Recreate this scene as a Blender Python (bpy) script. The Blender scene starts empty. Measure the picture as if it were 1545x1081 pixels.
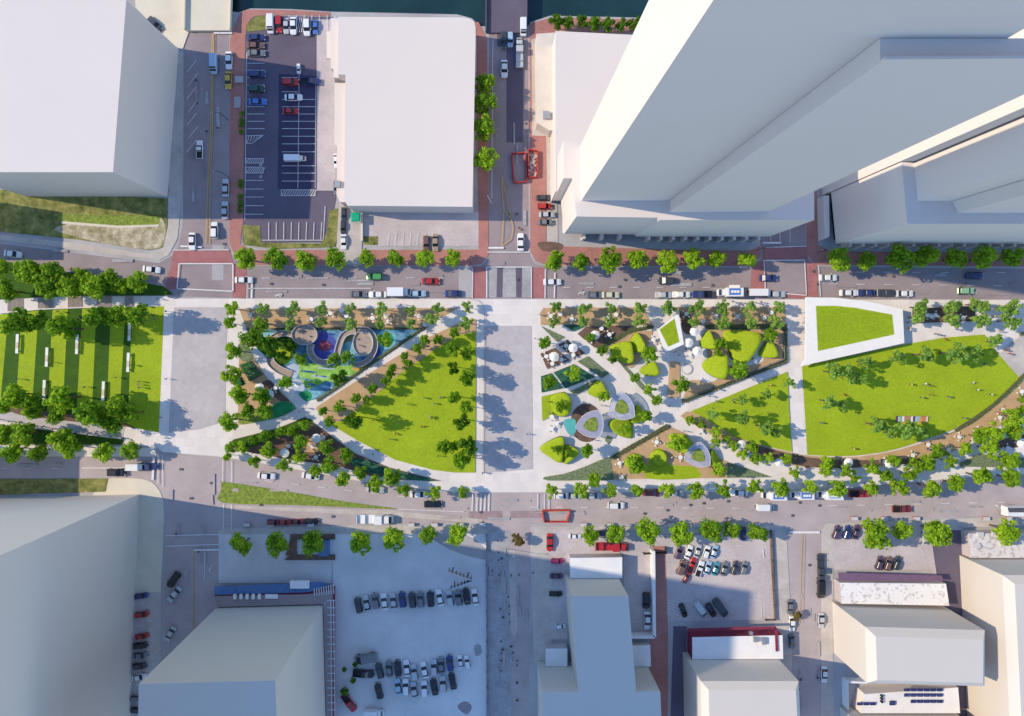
import bpy, bmesh, math, random
from mathutils import Vector, Matrix
random.seed(7)
SC = bpy.context.scene
COL = SC.collection
# ---- scale: the photograph is 1545 x 1081; NU,NV is the point straight below the camera
S, NU, NV, H = 0.18, 738.0, 514.0, 190.0
def W(u, v, h=0.0):
    k = S * (1 - h / H)
    return ((u - NU) * k, -(v - NV) * k)
def P(pts, h=0.0):
    return [W(u, v, h) for u, v in pts]
def Z(x0, y0, sc, pts):
    return [(x0 + p[0] / sc, y0 + p[1] / sc) + tuple(q / sc for q in p[2:]) for p in pts]
ORD = ('first second third fourth fifth sixth seventh eighth ninth tenth eleventh twelfth thirteenth fourteenth fifteenth '
       'sixteenth seventeenth eighteenth nineteenth twentieth twenty-first twenty-second twenty-third twenty-fourth '
       'twenty-fifth twenty-sixth twenty-seventh twenty-eighth twenty-ninth thirtieth thirty-first thirty-second '
       'thirty-third thirty-fourth thirty-fifth thirty-sixth thirty-seventh thirty-eighth thirty-ninth fortieth').split()
# ---------------------------------------------------------------- materials
def mat(name, c, rough=0.85, var=0.12, scale=0.35, c2=None, fine=0.0, fscale=6.0, metallic=0.0, bump=0.0, spec=0.3):
    m = bpy.data.materials.new(name); m.use_nodes = True
    nt = m.node_tree; b = nt.nodes['Principled BSDF']
    b.inputs['Roughness'].default_value = rough
    b.inputs['Metallic'].default_value = metallic
    b.inputs['Specular IOR Level'].default_value = spec
    c = tuple(c) + (1,)
    if var <= 0 and not c2:
        b.inputs['Base Color'].default_value = c
        return m
    tc = nt.nodes.new('ShaderNodeTexCoord')
    n = nt.nodes.new('ShaderNodeTexNoise'); n.inputs['Scale'].default_value = scale; n.inputs['Detail'].default_value = 6
    n.inputs['Roughness'].default_value = 0.62
    nt.links.new(tc.outputs['Object'], n.inputs['Vector'])
    r = nt.nodes.new('ShaderNodeValToRGB')
    lo = tuple(x * (1 - var) for x in c[:3]) + (1,)
    hi = (tuple(c2) + (1,)) if c2 else tuple(min(1, x * (1 + var)) for x in c[:3]) + (1,)
    r.color_ramp.elements[0].position = 0.3; r.color_ramp.elements[0].color = lo
    r.color_ramp.elements[1].position = 0.7; r.color_ramp.elements[1].color = hi
    nt.links.new(n.outputs['Fac'], r.inputs['Fac'])
    out = r.outputs['Color']
    if fine > 0:
        n2 = nt.nodes.new('ShaderNodeTexNoise'); n2.inputs['Scale'].default_value = fscale; n2.inputs['Detail'].default_value = 3
        nt.links.new(tc.outputs['Object'], n2.inputs['Vector'])
        mr = nt.nodes.new('ShaderNodeMapRange')
        mr.inputs['From Min'].default_value = 0.3; mr.inputs['From Max'].default_value = 0.7
        mr.inputs['To Min'].default_value = 1 - fine; mr.inputs['To Max'].default_value = 1 + fine
        nt.links.new(n2.outputs['Fac'], mr.inputs['Value'])
        mx = nt.nodes.new('ShaderNodeVectorMath'); mx.operation = 'SCALE'
        nt.links.new(out, mx.inputs[0]); nt.links.new(mr.outputs['Result'], mx.inputs['Scale'])
        out = mx.outputs['Vector']
    nt.links.new(out, b.inputs['Base Color'])
    if bump > 0:
        bp = nt.nodes.new('ShaderNodeBump'); bp.inputs['Strength'].default_value = bump
        nt.links.new(n.outputs['Fac'], bp.inputs['Height']); nt.links.new(bp.outputs['Normal'], b.inputs['Normal'])
    return m
def tile_mat(name, c, mortar, sx, sy, var=0.1, rough=0.85, msize=0.03):
    """paving: brick texture laid in metres plus broad stains"""
    m = mat(name, c, rough, var, 0.15)
    nt = m.node_tree; b = nt.nodes['Principled BSDF']
    src = b.inputs['Base Color'].links[0].from_socket
    tc = [n for n in nt.nodes if n.type == 'TEX_COORD'][0]
    br = nt.nodes.new('ShaderNodeTexBrick')
    br.inputs['Scale'].default_value = 1.0
    br.inputs['Brick Width'].default_value = sx; br.inputs['Row Height'].default_value = sy
    br.inputs['Mortar Size'].default_value = msize
    br.inputs['Color1'].default_value = (1, 1, 1, 1); br.inputs['Color2'].default_value = (.9, .9, .9, 1)
    br.inputs['Mortar'].default_value = tuple(mortar) + (1,)
    nt.links.new(tc.outputs['Object'], br.inputs['Vector'])
    mx = nt.nodes.new('ShaderNodeMix'); mx.data_type = 'RGBA'; mx.blend_type = 'MULTIPLY'; mx.inputs[0].default_value = 1
    nt.links.new(src, mx.inputs[6]); nt.links.new(br.outputs['Color'], mx.inputs[7])
    nt.links.new(mx.outputs[2], b.inputs['Base Color'])
    return m
def leaf_mat(name, dark, light, trans=0.5):
    m = bpy.data.materials.new(name); m.use_nodes = True
    nt = m.node_tree; b = nt.nodes['Principled BSDF']; b.inputs['Roughness'].default_value = 0.6
    b.inputs['Specular IOR Level'].default_value = 0.25
    g = nt.nodes.new('ShaderNodeNewGeometry'); oi = nt.nodes.new('ShaderNodeObjectInfo')
    r = nt.nodes.new('ShaderNodeValToRGB')
    r.color_ramp.elements[0].color = tuple(dark) + (1,); r.color_ramp.elements[1].color = tuple(light) + (1,)
    ad = nt.nodes.new('ShaderNodeMath'); ad.operation = 'MULTIPLY_ADD'; ad.inputs[1].default_value = 0.62
    mu = nt.nodes.new('ShaderNodeMath'); mu.operation = 'MULTIPLY'; mu.inputs[1].default_value = 0.4
    nt.links.new(oi.outputs['Random'], mu.inputs[0])
    nt.links.new(g.outputs['Random Per Island'], ad.inputs[0]); nt.links.new(mu.outputs[0], ad.inputs[2])
    nt.links.new(ad.outputs[0], r.inputs['Fac']); nt.links.new(r.outputs['Color'], b.inputs['Base Color'])
    tr = nt.nodes.new('ShaderNodeBsdfTranslucent'); nt.links.new(r.outputs['Color'], tr.inputs['Color'])
    ms = nt.nodes.new('ShaderNodeMixShader'); ms.inputs[0].default_value = trans
    nt.links.new(b.outputs[0], ms.inputs[1]); nt.links.new(tr.outputs[0], ms.inputs[2])
    nt.links.new(ms.outputs[0], nt.nodes['Material Output'].inputs['Surface'])
    return m
def clear_mat(name, c, alpha):
    m = mat(name, c, 0.25, 0.0); m.node_tree.nodes['Principled BSDF'].inputs['Alpha'].default_value = alpha
    return m
def mottled(name, c, spot, scale, thr):
    """white roof membrane with dark patches and repairs"""
    m = mat(name, c, 0.8, 0.05, 0.3); nt = m.node_tree; b = nt.nodes['Principled BSDF']
    src = b.inputs['Base Color'].links[0].from_socket
    tc = [n for n in nt.nodes if n.type == 'TEX_COORD'][0]
    n = nt.nodes.new('ShaderNodeTexNoise'); n.inputs['Scale'].default_value = scale; n.inputs['Detail'].default_value = 4
    nt.links.new(tc.outputs['Object'], n.inputs['Vector'])
    r = nt.nodes.new('ShaderNodeValToRGB'); r.color_ramp.elements[0].position = thr; r.color_ramp.elements[1].position = thr + .06
    nt.links.new(n.outputs['Fac'], r.inputs['Fac'])
    mx = nt.nodes.new('ShaderNodeMix'); mx.data_type = 'RGBA'
    nt.links.new(r.outputs['Color'], mx.inputs[0]); nt.links.new(src, mx.inputs[6]); mx.inputs[7].default_value = tuple(spot) + (1,)
    nt.links.new(mx.outputs[2], b.inputs['Base Color'])
    return m
M = {}
def mk():
    M['ground'] = mat('ground concrete', (.40, .385, .39), var=.18, scale=.08, fine=.06, fscale=2)
    M['asphalt'] = mat('worn asphalt', (.30, .25, .26), var=.14, scale=.12, fine=.08, fscale=3)
    M['asphalt3'] = mat('pale worn asphalt', (.42, .36, .36), var=.13, scale=.12, fine=.08, fscale=3)
    M['lot_shade'] = mat('asphalt painted shadow', (.055, .05, .10), var=.15, scale=.1, fine=.08, fscale=3)
    M['manhole'] = mat('cast iron cover', (.10, .09, .09), rough=.6, var=.2, scale=3)
    M['cross2'] = mat('faded crossing paving', (.33, .245, .25), var=.2, scale=.5, fine=.12)
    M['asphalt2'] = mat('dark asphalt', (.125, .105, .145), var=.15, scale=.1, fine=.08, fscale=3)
    M['lot'] = mat('bleached car park concrete', (.62, .61, .61), var=.16, scale=.06, fine=.03, fscale=1.5)
    M['lot2'] = mat('mauve car park asphalt', (.50, .44, .435), var=.16, scale=.12, fine=.08, fscale=2)
    M['patch'] = mat('patched road concrete', (.36, .35, .36), var=.2, scale=.25, fine=.1, fscale=2)
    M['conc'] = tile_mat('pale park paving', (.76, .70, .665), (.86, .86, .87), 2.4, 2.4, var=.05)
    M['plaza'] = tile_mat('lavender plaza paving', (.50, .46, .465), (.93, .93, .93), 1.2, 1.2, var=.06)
    M['side'] = tile_mat('pavement slabs', (.52, .47, .43), (.82, .82, .82), 1.5, 1.5, var=.14)
    M['cream'] = mat('cream concrete', (.66, .60, .48), var=.07, scale=.2, fine=.03)
    M['brick'] = tile_mat('red brick paving', (.44, .20, .17), (.8, .78, .76), .9, .45, var=.15)
    M['cross'] = mat('red crossing paving', (.36, .15, .15), var=.14, scale=.4, fine=.08)
    M['line'] = mat('white road paint', (.70, .69, .70), var=.15, scale=1.5)
    M['yellow'] = mat('yellow road paint', (.55, .36, .10), var=.15, scale=1.5)
    M['lawn'] = mat('mown lawn', (.30, .40, .012), var=.10, scale=.12, fine=.12, fscale=1.8)
    M['stripe'] = mat('grass in darker green', (.038, .105, .004), var=.18, scale=.3, fine=.15, fscale=3)
    M['rough'] = mat('rough grass', (.10, .15, .02), var=.4, scale=.4, c2=(.34, .31, .10), fine=.2, fscale=3)
    M['verge'] = mat('clover verge', (.13, .20, .03), var=.35, scale=1.4, c2=(.30, .38, .06), fine=.25, fscale=5)
    M['scree'] = mat('grass and rubble', (.24, .20, .07), var=.25, scale=.45, c2=(.62, .55, .42), fine=.2, fscale=4)
    M['sand'] = mat('decomposed granite', (.50, .33, .185), var=.12, scale=.3, fine=.07, fscale=3)
    M['mulch'] = mat('bark mulch', (.15, .095, .07), var=.25, scale=.5, fine=.2, fscale=4)
    M['gcover'] = mat('grey green ground cover', (.09, .14, .07), var=.35, scale=2.2, c2=(.26, .31, .17), fine=.3, fscale=6)
    M['teal'] = mat('blue green planting', (.015, .085, .055), var=.3, scale=1.2, c2=(.05, .17, .10), fine=.3, fscale=5)
    M['water'] = mat('river water', (.012, .04, .045), rough=.22, var=.25, scale=.08, spec=.5)
    M['white'] = mat('white render', (.69, .615, .565), rough=.8, var=.015, scale=.05)
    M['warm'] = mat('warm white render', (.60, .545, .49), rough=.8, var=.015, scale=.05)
    M['pale'] = mat('pale tan roof', (.66, .58, .49), var=.08, scale=.2, fine=.04)
    M['dark'] = mat('dark storefront', (.015, .015, .03), rough=.35, var=.2, scale=.6)
    M['lowroof'] = mat('white roof membrane', (.78, .77, .77), var=.06, scale=.25, fine=.03)
    M['mott'] = mottled('patched white roof', (.80, .78, .77), (.56, .53, .53), 1.1, .56)
    M['mott2'] = mottled('stained white roof', (.68, .64, .64), (.48, .44, .45), .8, .52)
    M['maroon'] = mat('maroon paint', (.22, .03, .06), var=.15, scale=.6)
    M['purple'] = mat('plum painted wall', (.17, .10, .17), var=.15, scale=.6)
    M['bluewall'] = mat('blue awning', (.10, .19, .38), var=.2, scale=.5)
    M['red'] = mat('barrier red', (.45, .06, .05), var=.35, scale=1)
    M['green'] = mat('green tarpaulin', (.01, .36, .20), var=.12, scale=1)
    M['metal'] = mat('galvanised steel', (.42, .43, .45), rough=.45, metallic=.6, var=.1, scale=2)
    M['black'] = mat('dark metal', (.02, .02, .025), rough=.5, var=.2, scale=2)
    M['wood'] = mat('timber deck', (.40, .31, .25), var=.16, scale=1.2, fine=.1, fscale=5)
    M['woodw'] = mat('bleached timber', (.62, .54, .44), var=.14, scale=1.5)
    M['canvas'] = mat('white canvas', (.80, .78, .75), var=.04, scale=.8)
    M['rail'] = mat('pale deck edge', (.55, .54, .56), var=.05)
    M['bark'] = mat('tree bark', (.14, .10, .07), var=.25, scale=3)
    M['skin'] = mat('skin', (.42, .26, .18), var=.0)
    M['hair'] = mat('dark hair', (.03, .02, .015), var=.0)
    M['jeans'] = mat('navy trousers', (.03, .04, .09), var=.0)
    M['tyre'] = mat('tyre rubber', (.015, .015, .015), var=.0)
    M['glass'] = mat('car glass', (.012, .015, .022), rough=.12, var=.0, spec=.6)
    M['lamp'] = mat('lamp lens', (.75, .75, .72), rough=.2, var=.0)
    M['solar'] = tile_mat('solar cells', (.025, .035, .12), (3, 3, 3.2), 1.6, 1.0, var=.1, rough=.25, msize=.06)
    M['lav'] = clear_mat('frosted lavender glass', (.52, .54, .70), .42)
    M['p_blue'] = mat('blue play surface', (.06, .16, .38), var=.35, scale=.6, c2=(.17, .40, .52), fine=.1)
    M['p_navy'] = mat('deep blue play surface', (.07, .09, .36), var=.2, scale=.5, fine=.08)
    M['p_cyan'] = mat('cyan play surface', (.10, .38, .52), var=.2, scale=.5, c2=(.30, .55, .62))
    M['p_lime'] = mat('lime play surface', (.19, .50, .04), var=.3, scale=.45, c2=(.38, .62, .16), fine=.15, fscale=2)
    M['p_green'] = mat('green play surface', (.02, .27, .10), var=.2, scale=.6)
    M['p_white'] = mat('pale blue play surface', (.42, .50, .62), var=.12, scale=.5)
    M['p_red'] = mat('crimson play surface', (.26, .07, .14), var=.25, scale=1.5)
    M['teal2'] = mat('turquoise surfacing', (.10, .42, .42), var=.08, scale=.6)
    M['leafA'] = leaf_mat('bright foliage', (.11, .27, .010), (.49, .70, .035))
    M['leafB'] = leaf_mat('mid foliage', (.075, .21, .008), (.36, .59, .03))
    M['leafC'] = leaf_mat('pale foliage', (.14, .31, .045), (.42, .62, .13))
    M['leafD'] = leaf_mat('dark foliage', (.045, .14, .006), (.20, .39, .018))
    M['leafE'] = leaf_mat('rusty foliage', (.10, .08, .02), (.32, .24, .06))
    M['hedge'] = leaf_mat('hedge foliage', (.05, .12, .02), (.15, .26, .07), .2)
mk()
PAINT = {}
def paint(key):
    tab = dict(white=(.76, .76, .77), silver=(.46, .48, .51), grey=(.17, .18, .20), dark=(.045, .05, .06), black=(.012, .012, .016),
               navy=(.025, .04, .16), blue=(.06, .17, .52), lightblue=(.34, .48, .62), red=(.42, .02, .02), maroon=(.20, .025, .03),
               green=(.07, .32, .09), darkgreen=(.02, .07, .05), cream=(.66, .62, .44), yellow=(.55, .38, .04), brown=(.17, .09, .07),
               teal=(.06, .28, .34), plum=(.09, .05, .10), magenta=(.38, .02, .10), palegreen=(.25, .46, .27), tan=(.36, .28, .20))
    if key not in PAINT:
        m = mat('car paint ' + key, tab[key], rough=.32, var=.0, spec=.5)
        m.node_tree.nodes['Principled BSDF'].inputs['Coat Weight'].default_value = .5
        m.node_tree.nodes['Principled BSDF'].inputs['Coat Roughness'].default_value = .12
        PAINT[key] = m
    return PAINT[key]
# ---------------------------------------------------------------- mesh builder
class MB:
    def __init__(s): s.v = []; s.f = []; s.m = []; s.sm = []
    def add(s, vs, fs, mi=0, smooth=False):
        o = len(s.v); s.v += [tuple(p) for p in vs]
        for f in fs: s.f.append(tuple(i + o for i in f)); s.m.append(mi); s.sm.append(smooth)
    def box(s, c, d, rz=0, mi=0):
        x, y, z = [q / 2 for q in d]; ca, sa = math.cos(rz), math.sin(rz)
        vs = [(c[0] + i * x * ca - j * y * sa, c[1] + i * x * sa + j * y * ca, c[2] + k * z) for k in (-1, 1) for i, j in ((-1, -1), (1, -1), (1, 1), (-1, 1))]
        s.add(vs, [(3, 2, 1, 0), (4, 5, 6, 7), (0, 1, 5, 4), (1, 2, 6, 5), (2, 3, 7, 6), (3, 0, 4, 7)], mi)
    def poly(s, pts, z, mi=0):
        pts = ccw(pts); s.add([(x, y, z) for x, y in pts], [tuple(range(len(pts)))], mi)
    def sides(s, pts, z0, z1, mi=0, top=None, smooth=False):
        pts = ccw(pts); tp = ccw(top) if top else pts; n = len(pts)
        s.add([(x, y, z0) for x, y in pts] + [(x, y, z1) for x, y in tp], [(i, (i + 1) % n, n + (i + 1) % n, n + i) for i in range(n)], mi, smooth)
    def prism(s, pts, z0, z1, mi=0, top=None):
        s.sides(pts, z0, z1, mi, top); s.poly(top or pts, z1, mi)
        p = ccw(pts); s.add([(x, y, z0) for x, y in p], [tuple(reversed(range(len(p))))], mi)
    def cyl(s, a, b, r0, r1=None, n=8, mi=0, cap=True):
        r1 = r0 if r1 is None else r1; a = Vector(a); b = Vector(b); d = (b - a).normalized()
        u = d.orthogonal().normalized(); w = d.cross(u)
        vs = []
        for q, r in ((a, r0), (b, r1)):
            for i in range(n):
                t = 2 * math.pi * i / n; vs.append(q + (u * math.cos(t) + w * math.sin(t)) * r)
        fs = [(i, (i + 1) % n, n + (i + 1) % n, n + i) for i in range(n)]
        s.add(vs, fs, mi, n > 6)
        if cap: s.add(vs, [tuple(range(n))[::-1], tuple(range(n, 2 * n))], mi)
    def line(s, pts, w, z, mi=0):
        """a strip of paint, pts in metres"""
        for (x0, y0), (x1, y1) in zip(pts[:-1], pts[1:]):
            dx, dy = x1 - x0, y1 - y0; L = math.hypot(dx, dy) or 1; nx, ny = -dy / L * w / 2, dx / L * w / 2
            s.add([(x0 + nx, y0 + ny, z), (x0 - nx, y0 - ny, z), (x1 - nx, y1 - ny, z), (x1 + nx, y1 + ny, z)], [(0, 1, 2, 3)], mi)
    def ell(s, c, r, n=10, k=6, mi=0, z0=-1.0):
        vs = []; fs = []
        for j in range(k + 1):
            ph = math.asin(z0) + (math.pi / 2 - math.asin(z0)) * j / k
            for i in range(n):
                t = 2 * math.pi * i / n
                vs.append((c[0] + r[0] * math.cos(ph) * math.cos(t), c[1] + r[1] * math.cos(ph) * math.sin(t), c[2] + r[2] * math.sin(ph)))
        for j in range(k):
            for i in range(n): fs.append((j * n + i, j * n + (i + 1) % n, (j + 1) * n + (i + 1) % n, (j + 1) * n + i))
        s.add(vs, fs, mi, True)
    def mesh(s, name, mats, o=(0, 0, 0)):
        me = bpy.data.meshes.new(name)
        me.from_pydata([(x - o[0], y - o[1], z - o[2]) for x, y, z in s.v], [], s.f)
        for m in (mats if isinstance(mats, (list, tuple)) else [mats]): me.materials.append(m)
        me.polygons.foreach_set('material_index', s.m); me.polygons.foreach_set('use_smooth', s.sm)
        me.update(); return me
    def build(s, name, mats, parent=None):
        o = bpy.data.objects.new(name, None) if False else None
        og = parent.location if parent else (0, 0, 0)
        o = bpy.data.objects.new(name, s.mesh(name, mats, og)); COL.objects.link(o)
        if parent: o.parent = parent
        return o
def ccw(p):
    a = sum(p[i][0] * p[(i + 1) % len(p)][1] - p[(i + 1) % len(p)][0] * p[i][1] for i in range(len(p)))
    return list(p) if a > 0 else list(reversed(p))
def smooth(pts, k=5, closed=True):
    n = len(pts); out = []
    rng = range(n) if closed else range(n - 1)
    for i in rng:
        g = (lambda j: pts[j % n]) if closed else (lambda j: pts[max(0, min(n - 1, j))])
        p0, p1, p2, p3 = g(i - 1), g(i), g(i + 1), g(i + 2)
        for q in range(k):
            t = q / k
            out.append(tuple(.5 * (2 * p1[c] + (p2[c] - p0[c]) * t + (2 * p0[c] - 5 * p1[c] + 4 * p2[c] - p3[c]) * t * t + (3 * p1[c] - p0[c] - 3 * p2[c] + p3[c]) * t ** 3) for c in (0, 1)))
    if not closed: out.append(tuple(pts[-1]))
    return out
def circ(u, v, ru, rv=None, n=32, a0=0, a1=360):
    rv = rv or ru
    return [(u + ru * math.cos(math.radians(a0 + (a1 - a0) * i / n)), v + rv * math.sin(math.radians(a0 + (a1 - a0) * i / n))) for i in range(n + (a1 - a0 != 360))]
def tag(o, label, cat, group=None, kind=None):
    o['label'] = label; o['category'] = cat
    if group: o['group'] = group
    if kind: o['kind'] = kind
    return o
def thing(name, label, cat, loc=(0, 0, 0), rz=0, group=None):
    o = bpy.data.objects.new(name, None); o.empty_display_size = .5; COL.objects.link(o)
    o.location = loc; o.rotation_euler = (0, 0, rz)
    return tag(o, label, cat, group)
def struct(o):
    o['kind'] = 'structure'; return o
def sheet(name, pts, m, z, kind='structure', label=None, cat=None):
    b = MB(); b.poly(P(pts), z); o = b.build(name, M[m])
    o['kind'] = kind
    if label: o['label'] = label; o['category'] = cat
    return o
def spawn(name, label, cat, loc, rz, parts, sc=1.0, group=None, over=None):
    """one more of a kind: an Empty and a child per part, sharing mesh data. parts: (name, mesh, (x,y,z))"""
    r = thing(name, label, cat, loc, rz, group); r.scale = (sc, sc, sc)
    for nm, me, off in parts:
        o = bpy.data.objects.new(nm, me); COL.objects.link(o); o.parent = r; o.location = off
        if over:
            for i, ms in enumerate(o.material_slots):
                k = me.materials[i].name
                if k in over: ms.link = 'OBJECT'; ms.material = over[k]
    return r
SUN, SKY, EXPO, DUST = 2.5, .15, 0.86, 0.0
# ================================================================= GROUND, ROADS, PAVEMENTS
BIG = 2600
north = [(-BIG, -30), (120, -26), (215, -10), (288, 8), (360, 19), (378, 13), (440, 14), (500, 18), (600, 20), (690, 22), (712, 28), (724, 40), (797, 40),
         (800, 34), (830, 24), (970, 27), (1080, 26), (BIG + 1500, 20)]
b = MB(); ring = P(north + [(BIG + 1500, 2600), (-BIG, 2600)]); b.poly(ring, 0.0)
pn = P(north)
b.add([(x, y, 0) for x, y in pn] + [(x, y, -3) for x, y in pn], [(i + 1, i, len(pn) + i, len(pn) + i + 1) for i in range(len(pn) - 1)])
struct(b.build('ground', M['ground']))
b = MB(); b.poly(P([(-BIG, -BIG), (BIG + 1500, -BIG), (BIG + 1500, 60), (-BIG, 60)]), -1.6)
struct(b.build('water', M['water']))
zz = [0.004]
def lay(name, pts, m):
    o = sheet(name, pts, m, zz[0]); zz[0] += .004; return o
# roads ------------------------------------------------------------------------------------
lay('road', [(-400, 310), (0, 368), (120, 383), (240, 397), (262, 384), (270, 372), (276, 330), (278, 48), (346, 48), (345, 368), (352, 390), (372, 401), (724, 402), (735, 392), (738, 48), (797, 42),
             (798, 380), (806, 398), (825, 403), (1130, 404), (1146, 392), (1152, 200), (1214, 200), (1216, 385), (1228, 402), (1560, 406), (2400, 412), (2400, 452), (1545, 452), (345, 450), (250, 447), (246, 430), (120, 412), (0, 392), (-400, 340)], 'asphalt')
lay('road', [(-500, 690), (236, 690), (246, 684), (330, 690), (352, 693), (411, 703), (490, 717), (559, 730), (640, 740), (700, 744), (1215, 745), (1345, 732), (1440, 723), (1545, 717), (2400, 700),
             (2400, 770), (1545, 777), (1246, 788), (1240, 800), (1232, 1500), (1188, 1500), (1186, 800), (1180, 789), (800, 792), (796, 1500), (738, 1500), (737, 800), (730, 790), (600, 790), (334, 796), (330, 1500), (246, 1500), (249, 760), (232, 730), (165, 722), (0, 721), (-500, 722)], 'asphalt3')
lay('road_patch_and_shade', [(750, 48), (790, 48), (789, 215), (764, 215), (764, 70), (750, 70)], 'asphalt2')  # building shadow on the central street, put into the road colour
lay('road_patch_and_shade', [(320, 370), (338, 370), (337, 423), (320, 423)], 'ground')
lay('road_patch_and_shade', [(735, 404), (801, 404), (800, 449), (735, 449)], 'patch')
lay('road_patch_and_shade', [(750, 404), (759, 404), (758, 449), (749, 449)], 'asphalt2')
lay('road_patch_and_shade', [(778, 404), (788, 404), (787, 449), (779, 449)], 'asphalt2')
lay('road_patch_and_shade', [(692, 397), (712, 397), (712, 449), (692, 449)], 'ground')
lay('road_patch_and_shade', [(734, 800), (770, 800), (772, 1500), (736, 1500)], 'patch')
lay('road_patch_and_shade', [(768, 830), (778, 830), (781, 950), (776, 962), (770, 950)], 'side')
lay('road_patch_and_shade', [(707, 772), (758, 771), (758, 784), (707, 784)], 'cross2')
lay('road_patch_and_shade', [(770, 771), (818, 771), (818, 782), (770, 782)], 'cross2')
# red crossings
for q in ([(262, 377), (346, 377), (352, 398), (258, 399)], [(262, 399), (270, 399), (268, 437), (250, 437), (250, 428), (258, 400)], [(351, 399), (372, 405), (371, 451), (351, 449)],
          [(714, 403), (733, 403), (733, 450), (713, 450)], [(802, 404), (822, 404), (822, 450), (802, 450)],
          [(1150, 373), (1217, 373), (1219, 391), (1152, 392)], [(1150, 393), (1155, 393), (1154, 437), (1132, 437), (1134, 404)], [(1213, 392), (1232, 400), (1234, 449), (1216, 447)], [(1153, 442), (1216, 443), (1216, 451), (1153, 449)]):
    lay('crossing', q, 'cross')
# car parks --------------------------------------------------------------------------------
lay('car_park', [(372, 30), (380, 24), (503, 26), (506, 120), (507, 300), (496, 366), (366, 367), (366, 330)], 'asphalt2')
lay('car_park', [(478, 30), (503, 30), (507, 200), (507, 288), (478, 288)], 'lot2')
lay('car_park', [(421, 112), (478, 115), (477, 288), (419, 286)], 'lot_shade')  # shadow over the middle bays, painted in as darker asphalt
lay('car_park', [(549, 318), (722, 320), (722, 372), (549, 372)], 'lot2')
lay('car_park', [(502, 802), (733, 802), (735, 1500), (500, 1500)], 'lot')
lay('oil_stain', smooth([(640, 800), (700, 806), (735, 830), (735, 845), (680, 830)], 4), 'ground')
lay('oil_stain', smooth([(690, 1066), (702, 1058), (712, 1066), (704, 1078)], 4), 'asphalt')
lay('oil_stain', smooth([(715, 976), (724, 972), (727, 985), (718, 990)], 4), 'patch')
lay('car_park', [(330, 800), (504, 800), (500, 880), (330, 880)], 'lot')
lay('car_park', [(986, 812), (1160, 800), (1168, 935), (992, 938)], 'lot2')
lay('car_park', [(940, 820), (981, 815), (981, 957), (942, 957)], 'lot2')
lay('car_park', [(832, 800), (935, 800), (935, 836), (858, 870), (856, 965), (832, 965)], 'lot2')
lay('car_park', [(1258, 792), (1452, 792), (1452, 960), (1410, 960), (1404, 860), (1258, 860)], 'lot2')
lay('car_park', [(1403, 800), (1450, 800), (1462, 1200), (1430, 1200), (1418, 905)], 'asphalt2')
lay('car_park', [(197, 894), (220, 894), (216, 1200), (194, 1200)], 'lot2')
lay('car_park', [(1016, 945), (1036, 945), (1032, 1200), (1008, 1200)], 'asphalt2')
# rough ground and verges --------------------------------------------------------------------
lay('rough_ground', [(-300, 270), (253, 300), (252, 345), (246, 374), (225, 378), (120, 362), (0, 350), (-300, 320)], 'rough')
lay('rubble_ground', smooth([(83, 345), (110, 338), (160, 341), (215, 340), (240, 328), (250, 345), (243, 372), (215, 376), (150, 366), (95, 352)], 4), 'scree')
lay('rough_ground', [(82, 323), (243, 327), (240, 340), (180, 342), (95, 337)], 'verge')
lay('concrete_edging', [(93, 334), (180, 341), (240, 339), (240, 342), (180, 344.5), (93, 338)], 'cream')
lay('verge', [(-300, 724), (164, 722), (160, 742), (-300, 755)], 'rough')
lay('verge', [(240, 30), (272, 27), (272, 50), (255, 52), (240, 40)], 'verge')
lay('verge', [(366, 340), (392, 341), (394, 366), (418, 367), (484, 368), (493, 352), (497, 318), (513, 314), (512, 350), (505, 373), (415, 376), (368, 370)], 'rough')
lay('verge', smooth([(372, 40), (384, 27), (402, 25), (402, 44), (386, 47), (374, 48)], 3), 'rough')
lay('verge', [(549, 357), (570, 357), (570, 370), (549, 370)], 'rough')
lay('traffic_island', smooth([(334.5, 728.5), (338, 727), (430, 741), (520, 757), (601, 768), (560, 767), (440, 762), (336, 758.5), (334, 740)], 3), 'verge')
lay('path', [(512, 300), (538, 330), (548, 330), (545, 400), (512, 400), (508, 372)], 'side')
lay('path', [(200, -60), (290, -60), (285, 50), (276, 75), (262, 70), (205, 12)], 'cream')
# patches and covers in the carriageways
RG = random.Random(21)
for (u0, v0, u1, v1), n in (((280, 110, 340, 360), 7), ((380, 408, 700, 446), 12), ((850, 408, 1120, 446), 10), ((1250, 410, 1540, 446), 9), ((350, 705, 420, 760), 3), ((650, 752, 1180, 785), 18), ((1250, 745, 1540, 775), 10), ((255, 700, 325, 880), 9), ((740, 120, 795, 360), 8), ((745, 800, 795, 1070), 14), ((1190, 810, 1235, 1060), 8), ((10, 372, 230, 420), 4), ((10, 694, 220, 716), 5)):
    for i in range(n):
        u, v = RG.uniform(u0, u1), RG.uniform(v0, v1)
        if u1 - u0 > v1 - v0: w_, h_ = RG.uniform(6, 40), RG.uniform(1.2, 5)
        else: w_, h_ = RG.uniform(1.2, 5), RG.uniform(6, 40)
        zz[0] -= .003
        lay('road_patch_and_shade', [(u, v), (u + w_, v + RG.uniform(-.6, .6)), (u + w_ + RG.uniform(-1, 1), v + h_), (u + RG.uniform(-.6, .6), v + h_)], ('asphalt' if v0 < 450 else 'asphalt3') if RG.random() < .45 else 'patch')
for (u0, v0, u1, v1), n in (((285, 70, 340, 380), 5), ((380, 408, 1540, 446), 12), ((350, 755, 1540, 780), 12), ((745, 120, 795, 380), 4), ((745, 800, 800, 1070), 6), ((255, 700, 325, 900), 5), ((1195, 800, 1235, 1060), 4)):
    for i in range(n):
        zz[0] -= .003; lay('manhole_cover', circ(RG.uniform(u0, u1), RG.uniform(v0, v1), 2.1, n=14), 'manhole')
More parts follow.
